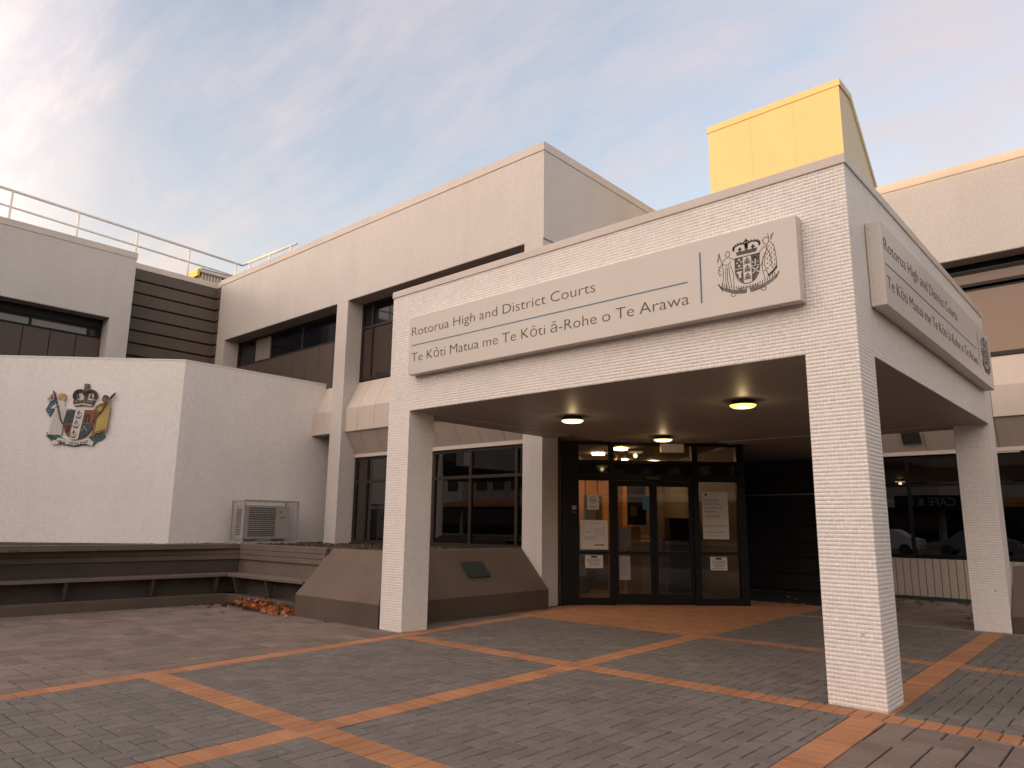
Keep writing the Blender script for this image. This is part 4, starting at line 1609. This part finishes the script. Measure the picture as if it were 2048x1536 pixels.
# scroll
relief('scroll', [[(470, 1410), (500, 1330), (560, 1330), (590, 1285), (690, 1305), (780, 1335), (900, 1345), (1010, 1335), (1110, 1300), (1200, 1285), (1235, 1330), (1290, 1345), (1275, 1430), (1190, 1405), (1150, 1385),
                   (1040, 1400), (910, 1425), (780, 1405), (680, 1370), (630, 1370), (590, 1410)]], m_cream, .036, .05)
b = MB(FE)
word = 'NEW ZEALAND'
for i, ch in enumerate(word):
    if ch == ' ':
        continue
    u = (i + .5) / len(word)
    x = 580 + u * 610
    y = 1345 + 45 * math.sin(math.pi * u)
    (sx, sz), = E_([(x, y + 18)])
    text_into(b, ch, sx - .02, sx + .02, sz, .048, .05, .006)
obj('scroll_lettering', b, m_dkbrown2, emb)

# ------------------------------------------------------------------ caged air conditioner
ac = thing('air_conditioner', (-12.85, 2.25, .9), 'pale outdoor air conditioning unit inside the wire cage', 'air conditioner')
FA = Frame(-12.74, 0, 90)
b = MB(FA)
b.box(1.67, 2.76, -.30, 0, .97, 1.67)
obj('casing', b, m_acbody, ac, bevel=.012)
b = MB(FA)
b.box(1.80, 2.42, .001, .006, 1.02, 1.62)
obj('fan_recess', b, m_acdark, ac)
b = MB(FA)
for i in range(13):
    b.box(1.80, 2.42, .008, .014, 1.045 + i * .044, 1.057 + i * .044)
obj('fan_grille', b, m_acbody, ac)
b = MB(FA)
for i in range(12):
    z = 1.05 + i * .046
    b.box(1.662, 1.669, -.25, -.06, z, z + .024)
obj('side_louvres', b, m_acdark, ac)
b = MB(FA)
b.poly([(2.52, 1.55), (2.58, 1.56), (2.535, 1.50)], .0005, .003)
b.box(2.53, 2.64, .0005, .003, 1.405, 1.425)
obj('maker_badge', b, m_ink, ac)
b = MB(FA)
for s_ in (1.9, 2.55):
    b.box(s_, s_ + .08, -.36, .03, .90, .968)
obj('foot', b, m_acdark, ac)
cage = thing('wire_cage', (-12.85, 2.25, .88), 'galvanised wire mesh security cage bolted to the white wall', 'cage')
ca0, ca1, ct0, ct1, cz0, cz1 = 1.60, 2.86, -.34, .16, .90, 1.76
b = MB(FA)
fr = .018
for t in (ct0, ct1):
    for a in (ca0, ca1):
        b.box(a - fr, a + fr, t - fr, t + fr, cz0, cz1)
    for z in (cz0, cz1):
        b.box(ca0 + fr, ca1 - fr, t - fr, t + fr, z - fr, z + fr)
for a in (ca0, ca1):
    for z in (cz0, cz1):
        b.box(a - fr, a + fr, ct0 + fr, ct1 - fr, z - fr, z + fr)
b.box(ca0 - .14, ca1 + .10, ct0 - .02, ct1 + .06, cz0 - .04, cz0 - .02)
obj('cage_frame', b, m_galv, cage)
for nm, rng in (('front', 0), ('side', 1), ('top', 2)):
    b = MB(FA)
    st = .05
    rw = .0034
    if rng == 0:
        a = ca0 + st
        while a < ca1:
            b.tube((a, ct1, cz0), (a, ct1, cz1), rw, 4, False)
            a += st
        z = cz0 + st
        while z < cz1:
            b.tube((ca0, ct1 + .003, z), (ca1, ct1 + .003, z), rw, 4, False)
            z += st
    elif rng == 1:
        for a in (ca0, ca1):
            if a == ca1:
                obj('mesh_panel', b, m_galv, cage)
                b = MB(FA)
            t = ct0 + st
            while t < ct1:
                b.tube((a, t, cz0), (a, t, cz1), rw, 4, False)
                t += st
            z = cz0 + st
            while z < cz1:
                b.tube((a, ct0, z), (a, ct1, z), rw, 4, False)
                z += st
    else:
        a = ca0 + st
        while a < ca1:
            b.tube((a, ct0, cz1), (a, ct1, cz1), rw, 4, False)
            a += st
        t = ct0 + st
        while t < ct1:
            b.tube((ca0, t, cz1), (ca1, t, cz1), rw, 4, False)
            t += st
    obj('mesh_panel', b, m_galv, cage)

# ------------------------------------------------------------------ rooftop handrail
hr = thing('handrail', (-19, 4.4, 7.9), 'white two-bar handrail running along the flat roof edge', 'handrail')
C0 = Vector((-19.06, 4.38, 9.2))
dL = (Vector((-18.45, -2.15, 9.2)) - C0).normalized()
dR = Vector((1, .03, 0)).normalized()
for d, L, mid in ((dL, 13.0, True), (dR, 2.95, False)):
    for z, r_ in ((0, .036), (-.42, .027)):
        if z < 0 and not mid:
            continue
        b = MB()
        p0, p1 = C0 + Vector((0, 0, z)), C0 + d * L + Vector((0, 0, z))
        b.tube((p0.x, -p0.y, p0.z), (p1.x, -p1.y, p1.z), r_, 10)
        obj('top_rail' if z == 0 else 'mid_rail', b, m_rail, hr, smooth=True)
    s_ = .22 if mid else .45
    while s_ < L:
        p = C0 + d * s_
        b = MB()
        b.tube((p.x, -p.y, 7.95), (p.x, -p.y, 9.18), .03, 8)
        obj('post', b, m_rail, hr, smooth=True)
        s_ += 1.53 if mid else 1.1

# ------------------------------------------------------------------ rooftop plant rooms
pr = thing('rooftop_plant_room', (-4.2, 10.2, 8.0), 'rooftop plant room with sunlit yellow front and sloping rear', 'plant room')
m_prm = paint('plant_room_sheet', (.57, .46, .275), .5, 30, .04, .0003, .1)  # sheet yellowed so its colour carries part of the low sunlight
FPR = Frame(0, 9.58, 0)
b = MB(FPR)
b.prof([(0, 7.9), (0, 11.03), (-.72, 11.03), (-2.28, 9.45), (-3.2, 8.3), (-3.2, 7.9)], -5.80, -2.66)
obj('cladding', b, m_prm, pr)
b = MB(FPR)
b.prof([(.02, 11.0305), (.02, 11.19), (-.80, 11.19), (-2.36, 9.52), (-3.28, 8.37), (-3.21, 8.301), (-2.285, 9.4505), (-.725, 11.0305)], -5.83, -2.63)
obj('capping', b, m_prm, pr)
b = MB(FPR)
for x in (-4.72, -3.70):
    b.box(x, x + .012, .0005, .004, 7.9, 11.02)
obj('sheet_joint', b, m_prm, pr)

rv = thing('rooftop_vent_house', (-25, 6, 8.0), 'ribbed rooftop vent housing with bright yellow sunlit flashing', 'vent housing')
FV = Frame(-26.0, 0, 90)            # east face, s = y
b = MB(FV)
b.box(6.22, 10.5, -2.2, -.06, 7.9, 11.0)
obj('housing', b, m_metalcap, rv)
for i in range(7):
    b = MB(FV)
    b.box(6.22 + i * .125, 6.30 + i * .125, -.06, 0, 8.2, 11.04)
    obj('rib', b, m_ledge, rv)
FV2 = Frame(0, 6.22, 0)
for i in range(6):
    b = MB(FV2)
    b.box(-26.22 - i * .2, -26.1 - i * .2, .001, .06, 8.2, 10.98)
    obj('rib', b, m_ledge, rv)
b = MB(FV)
b.box(6.1, 10.5, -2.25, .12, 11.05, 11.16)
obj('eave_strip', b, m_metalcap, rv)
b = MB(FV2)
b.prof([(.22, 10.86), (.22, 11.08), (.13, 11.22), (.13, 10.9)], -27.6, -25.9)
obj('flashing', b, paint('flashing_sheet', (.70, .50, .12), .5, 30, .05, .0003, .1), rv)  # yellow of the low sun put into the flashing colour
for i in range(6):
    b = MB(FV)
    b.box(7.12, 9.2, -.05, .01, 9.9 + i * .19, 10.0 + i * .19)
    obj('louvre_blade', b, m_panel, rv)
b = MB(Frame(-30, 0, 90))
b.prof([(0, 7.9), (0, 12.3), (-.5, 12.85), (-.8, 12.85), (-.8, 7.9)], 8.2, 12.5)
rr = thing('rooftop_shed', (-31.6, 10, 7.9), 'grey brown rooftop shed roof rising behind the ribbed vent housing', 'shed')
obj('roof', b, m_clad, rr)
b = MB(Frame(-30, 0, 90))
b.box(8.25, 12.4, .001, .03, 12.0, 12.1)
obj('gutter', b, m_metalcap, rr)

# ------------------------------------------------------------------ notices and small fittings at the entrance
def notice(a0, a1, z0, z1, lab, mat, draw, t=-.0465):
    root = thing('notice', FD.p((a0 + a1) / 2, t, z0), lab, 'notice', 'paper notices on the entrance glass')
    b = MB(FD)
    b.box(a0, a1, t, t + .0012, z0, z1)
    obj('sheet', b, mat, root)
    if draw:
        b = MB(FD)
        draw(b, a0, a1, z0, z1, t + .0012)
        obj('print', b, m_ink, root)
    return root


def lines(b, a0, a1, zs, t, w=.006, ends=None):
    for i, z in enumerate(zs):
        k = (ends or [1, .9, .95, .8, .6])[i % 5]
        m = (a1 - a0) * (1 - k) / 2
        b.box(a0 + m, a1 - m, t, t + .0006, z - w / 2, z + w / 2)


def d_smoke(b, a0, a1, z0, z1, t):
    c, zc = (a0 + a1) / 2, z1 - .09
    b.stroke(arc(c, zc, .055, .055, 0, 360, 20), .010, t, t + .0006)
    b.stroke([(c - .04, zc + .04), (c + .04, zc - .04)], .008, t, t + .0006)
    b.box(c - .035, c + .03, t, t + .0007, zc - .008, zc + .006)
    lines(b, a0 + .04, a1 - .04, [z0 + .055, z0 + .035], t, .007)


def d_map(b, a0, a1, z0, z1, t):
    b.stroke([(a0 + .07, z0 + .17), (a1 - .06, z0 + .17), (a1 - .06, z1 - .05), (a0 + .07, z1 - .05)], .004, t, t + .0006, True)
    for i in range(26):
        x, z = rnd.uniform(a0 + .09, a1 - .2), rnd.uniform(z0 + .24, z1 - .13)
        b.stroke([(x, z), (x + rnd.uniform(-.05, .05), z + rnd.uniform(-.03, .03))], .004, t, t + .0006)
    for i in range(4):
        b.box(a1 - .19 + i * .033, a1 - .185 + i * .033, t, t + .0006, z0 + .22, z1 - .12)
    lines(b, a0 + .09, a0 + .25, [z0 + .21, z0 + .195], t, .006)
    b.box(a1 - .24, a1 - .06, t, t + .0006, z0 + .065, z0 + .085)


def d_info(b, a0, a1, z0, z1, t):
    c = (a0 + a1) / 2
    b.box(c - .055, c + .055, t, t + .0007, z1 - .05, z1 - .012)
    h = z1 - z0
    lines(b, a0 + .025, a1 - .025, [z1 - .05 - (i + 1) * (h - .08) / 6.2 for i in range(6)], t, .008)


def d_post(b, a0, a1, z0, z1, t):
    for i, s_ in enumerate(('Rotorua High', 'and Districts', 'Court Hours of', 'Operation')):
        text_into(b, s_, a0 + .04, a0 + .04 + .022 * len(s_), z1 - .165 - i * .066, .04, t, .0007)
    lines(b, a0 + .04, a0 + .32, [z1 - .42, z1 - .445], t, .008)
    for j in range(2):
        for i in range(8 - j):
            c, z = a0 + .055 + i * .05, z0 + .23 - j * .11
            b.stroke(arc(c, z, .009, .012, 0, 360, 6), .007, t, t + .0006)
    lines(b, a0 + .04, a1 - .05, [z0 + .06], t, .005)
    b.box(a0 + .05, a0 + .09, t, t + .0007, z1 - .075, z1 - .03)


notice(.455, .665, 1.605, 1.865, 'white no smoking notice with circle on the left side glass', m_paper, d_smoke)
notice(.325, .815, .925, 1.425, 'large white floor plan sheet on the left side glass', m_paper, d_map)
notice(.412, .723, .612, .832, 'white information notice below the rail of the left side glass', m_paper, d_info)
notice(1.00, 1.20, .42, .82, 'tall pale notice low on the left door leaf', m_paperd, lambda b, a0, a1, z0, z1, t: lines(b, a0 + .02, a1 - .03, [z1 - .08 - i * .04 for i in range(7)], t, .006), -.0485)
notice(1.00, 1.22, .96, 1.32, 'dark grey poster on the left door leaf above the rail', m_panel, None, -.0485)
notice(1.44, 1.56, 1.62, 1.85, 'small blue poster high on the left door leaf', m_blue, None, -.0485)
notice(2.505, 2.97, 1.12, 1.945, 'tall cream court hours poster on the right side glass', m_paper, d_post)
notice(2.613, 2.913, .59, .82, 'white information notice below the rail of the right side glass', m_paper, d_info)
ic = thing('intercom', FD.p(.215, 0, 1.5), 'small black and silver intercom on the panel left of the doors', 'intercom')
b = MB(FD)
b.box(.17, .26, .001, .025, 1.50, 1.68)
obj('housing', b, m_black, ic, bevel=.003)
b = MB(FD)
b.box(.178, .252, .0255, .028, 1.60, 1.67)
obj('screen', b, m_palegrey, ic)
b = MB(FD)
b.stroke(arc(.215, 1.555, .008, .008, 0, 360, 8), .008, .0255, .03)
obj('button', b, m_galv, ic)

# bronze plaque on the planter slope
slope = Vector((.60, 0, -.64)).normalized()
pq = thing('plaque', (-6.36, 2.07, .64), 'dark green bronze plaque fixed to the sloping planter side', 'plaque')
nrm = Vector((.64, 0, .60)).normalized()
p00 = Vector((-6.0, 0, .30)) - slope * .62 + nrm * .004


def pl_box(b, y0, y1, u0, u1, h0, h1):
    q = [p00 + slope * u + nrm * h + Vector((0, y, 0)) for h in (h0, h1) for (y, u) in ((y0, u0), (y1, u0), (y1, u1), (y0, u1))]
    b.add([(v.x, -v.y, v.z) for v in q], [(0, 1, 2, 3), (4, 5, 6, 7), (0, 1, 5, 4), (1, 2, 6, 5), (2, 3, 7, 6), (3, 0, 4, 7)])


b = MB()
pl_box(b, 1.83, 2.31, 0, .30, 0, .018)
obj('plate', b, m_plaque, pq, bevel=.004)
b = MB()
for i in range(5):
    pl_box(b, 1.89 + (i % 2) * .03, 2.25 - (i % 3) * .03, .05 + i * .048, .066 + i * .048, .018, .021)
obj('raised_lines', b, m_teal, pq)

# ------------------------------------------------------------------ fallen leaves
m_leaf = []
for nm, c in (('rust', (.34, .105, .03)), ('tan', (.30, .17, .08)), ('brown', (.15, .075, .035))):
    m_leaf.append(paint('leaf_' + nm, c, .7, 90, .3, .001, .1))


def leaf_mesh(seed):
    r = random.Random(seed)
    n = 11
    out = []
    for i in range(n):
        a = 2 * math.pi * i / n
        rr = (1.0 if i % 2 == 0 else .62) * r.uniform(.85, 1.1)
        x, y = math.cos(a) * rr, math.sin(a) * rr * .8
        out.append((x, y, .45 * y * y + .3 * abs(x) ** 2 * r.uniform(.3, 1.2)))
    v = [(0, 0, 0)] + out
    f = [(0, 1 + i, 1 + (i + 1) % n) for i in range(n)]
    return v, f


leafs = [leaf_mesh(i) for i in range(4)]
leaf_me = []
for i, (v, f) in enumerate(leafs):
    leaf_me.append([new_mesh('fallen_leaf', [(x * .055, y * .055, z * .055) for x, y, z in v], f, [m], recalc=False) for m in m_leaf])


def leaf_at(x, y, z, lab, s=1.0, mi=None, grp=None):
    o = bpy.data.objects.new('fallen_leaf', rnd.choice(leaf_me)[rnd.randrange(3) if mi is None else mi])
    COL.objects.link(o)
    place(o, (x, y, z))
    o.rotation_euler = (rnd.uniform(-.35, .35), rnd.uniform(-.35, .35), rnd.uniform(0, 6.28))
    o.scale = (s, s, s)
    k = o.data.materials[0].name.split('_')[1]
    size = 'small' if s < 1.12 else 'large' if s > 1.32 else 'curled'
    tag(o, '%s %s %s' % (size, k, lab), 'leaf', grp)


pile = MB()
for i in range(150):
    u = rnd.random()
    x = -9.55 + u * 1.55
    hmax = .16 * math.sin(math.pi * min(1, .12 + u * .85)) * (.7 + .3 * math.sin(u * 17))
    y = .02 - abs(rnd.gauss(0, .11))
    z = .012 + rnd.random() * max(.02, hmax * (1 - (.02 - y) / .4))
    v, f = leafs[i % 4]
    m = Matrix.Rotation(rnd.uniform(0, 6.28), 3, 'Z') @ Matrix.Rotation(rnd.uniform(-1.2, 1.2), 3, 'X') @ Matrix.Rotation(rnd.uniform(-1, 1), 3, 'Y')
    b0 = len(pile.v)
    s_ = rnd.uniform(.05, .085)
    pile.v += [tuple(Vector((x, y, z + .02)) + m @ Vector(p) * s_) for p in v]
    pile.f += [tuple(b0 + k for k in q_) for q_ in f]
_o = obj('leaf_pile', pile, m_leaf, label='heap of rust coloured dead leaves against the bench beside the brown planter', cat='leaf pile', kind='stuff', recalc=False)
_mi = np.repeat(np.array([rnd.choice((0, 0, 0, 1, 2)) for _ in range(150)]), 11)
_o.data.polygons.foreach_set('material_index', _mi)
for x, y in ((-9.95, -.25), (-9.7, -.42), (-8.9, -.6), (-7.85, -.2), (-10.0, -.5), (-7.0, -.1)):
    leaf_at(x, y, .01, 'dead leaf on the brown paving in front of the bench', 1.1, None, 'dead leaves near the bench')
for i in range(34):
    x = rnd.uniform(-2.6, -.7)
    y = 9.6 - abs(rnd.gauss(0, 1.0))
    leaf_at(x, y, .012, 'dry leaf on the paving below the beige boards', rnd.uniform(.9, 1.5), rnd.choice((1, 2, 2)), 'dry leaves below the cafe window')
for i in range(12):
    leaf_at(rnd.uniform(-4.4, -3.0), rnd.uniform(6.8, 9.2), .012, 'dry leaf on the paving below the black boards', rnd.uniform(.9, 1.5), rnd.choice((0, 1, 2)), 'dry leaves below the black boards')

# litter specks on the paving
m_speck = paint('chewing_gum', (.40, .36, .32), .7)
sp_ = MB()
for i in range(110):
    x, y = rnd.uniform(-9.5, 3), rnd.uniform(-5, 5)
    r_ = rnd.uniform(.004, .011)
    n = 7
    b0 = len(sp_.v)
    sp_.v += [(x + r_ * math.cos(6.283 * k / n) * rnd.uniform(.6, 1.4), y + r_ * math.sin(6.283 * k / n), .004) for k in range(n)]
    sp_.f.append(tuple(range(b0, b0 + n)))
obj('gum_spots', sp_, m_speck, label='pale gum spots and crumbs scattered over the paving', cat='litter', kind='stuff', recalc=False)

# ------------------------------------------------------------------ the far side of the street, behind the camera (seen in the glass, shades the forecourt)
m_shop = paint('shop_render', (.33, .25, .19), .8, 40, .12, .001, .3)
m_shop2 = paint('shop_render_pale', (.45, .38, .31), .8, 40, .12, .001, .3)
m_awn = paint('awning_orange', (.42, .14, .05), .7)
NUM = ('one', 'two', 'three', 'four', 'five', 'six', 'seven', 'eight', 'nine', 'ten', 'eleven', 'twelve', 'thirteen', 'fourteen', 'fifteen', 'sixteen', 'seventeen')


def shop(F, w_, h_, i):
    root = thing('street_shop', F.p(w_ / 2, 0, 0), '%s two-storey shop with %s awning across the street, number %s along the row' % ('brown' if i % 2 else 'pale', 'orange' if i % 3 == 1 else 'pale', NUM[i]),
                 'building', 'shops across the street')
    b = MB(F)
    b.box(0, w_ - .02, -13, 0, -.15, h_)
    obj('wall', b, m_shop if i % 2 else m_shop2, root)
    for k in range(int(w_ // 2.6)):
        b = MB(F)
        b.box(.8 + k * 2.6, 2.4 + k * 2.6, .01, .09, 5.0, 7.2)
        obj('window', b, m_dkglass, root)
    b = MB(F)
    b.box(.3, w_ - .3, .02, .1, .2, 2.9)
    obj('shopfront', b, m_dkglass, root)
    b = MB(F)
    b.prof([(3.2, 3.1), (3.2, 3.5), (.05, 3.9), (.05, 3.6)], .1, w_ - .1)
    obj('awning', b, m_awn if i % 3 == 1 else m_shop2, root)


sx, i = -75, 0
while sx < 40:
    w_ = rnd.uniform(12, 17)
    shop(Frame(sx + w_, -45, 180), w_, 11.3 + (0.0 if -50 < sx < 10 else rnd.uniform(0, 1.2)), i)
    sx += w_
    i += 1
sy = 2.0
while sy > -44 and i < len(NUM):
    w_ = rnd.uniform(11, 15)
    shop(Frame(36, sy, -90), w_, rnd.uniform(8.2, 9.4), i)
    sy -= w_
    i += 1
CSZ, CST0, CST1 = 3.2, 0, 3.5
cs = thing('cafe_sign', (-10.9, -41.7, 2.9), 'dark fascia sign with white cafe lettering across the street', 'sign')
FCS = Frame(-10.9, -41.7, 180)
b = MB(FCS)
b.box(-1, 4.5, -.05, 0, CSZ - .3, CSZ + .85)
obj('fascia', b, m_black, cs)
b = MB(FCS)
text_into(b, 'CAFE & B', CST0, CST1, CSZ, .62, .0, .02)
obj('word', b, m_palegrey, cs)


def car(x, y, col, lab):
    root = thing('parked_car', (x, y, -.16), lab, 'car', 'cars parked across the street')
    pm = paint('car_paint', col, .25, 20, .03, .0001, 0, .6)
    F = Frame(x, y, 0, -.16)
    prof_ = [(-2.1, .35), (-2.15, .75), (-1.2, .92), (-.55, 1.42), (.75, 1.45), (1.55, .98), (2.1, .85), (2.12, .35)]
    b = MB(F)
    b.poly(prof_, -.86, .86)
    b.poly([(p[0], p[1]) for p in prof_], -.86, -.86001)
    obj('body', b, pm, root, bevel=.06)
    b = MB(F)
    b.poly([(-1.05, .95), (-.5, 1.36), (.68, 1.39), (1.35, .98)], -.87, .87)
    obj('windows', b, m_dkglass, root)
    for sx_ in (-1.3, 1.3):
        for t in (-.8, .8):
            b = MB(F)
            b.tube((sx_, t - .1, .32), (sx_, t + .1, .32), .32, 18)
            obj('wheel', b, m_acdark, root)
    b = MB(F)
    for t in (-.65, .65):
        b.box(2.06, 2.13, t - .16, t + .16, .62, .74)
    obj('headlight', b, m_white, root)


for x, y, c, lab in ((-17, -22.5, (.6, .6, .6), 'silver hatchback car parked across the street'), (-6.6, -22.7, (.20, .20, .21), 'dark grey hatchback car parked across the street'),
                     (-11.3, -22.4, (.65, .63, .6), 'white hatchback car parked across the street'), (5.0, -22.6, (.12, .02, .02), 'dark red hatchback car parked across the street')):
    car(x, y, c, lab)
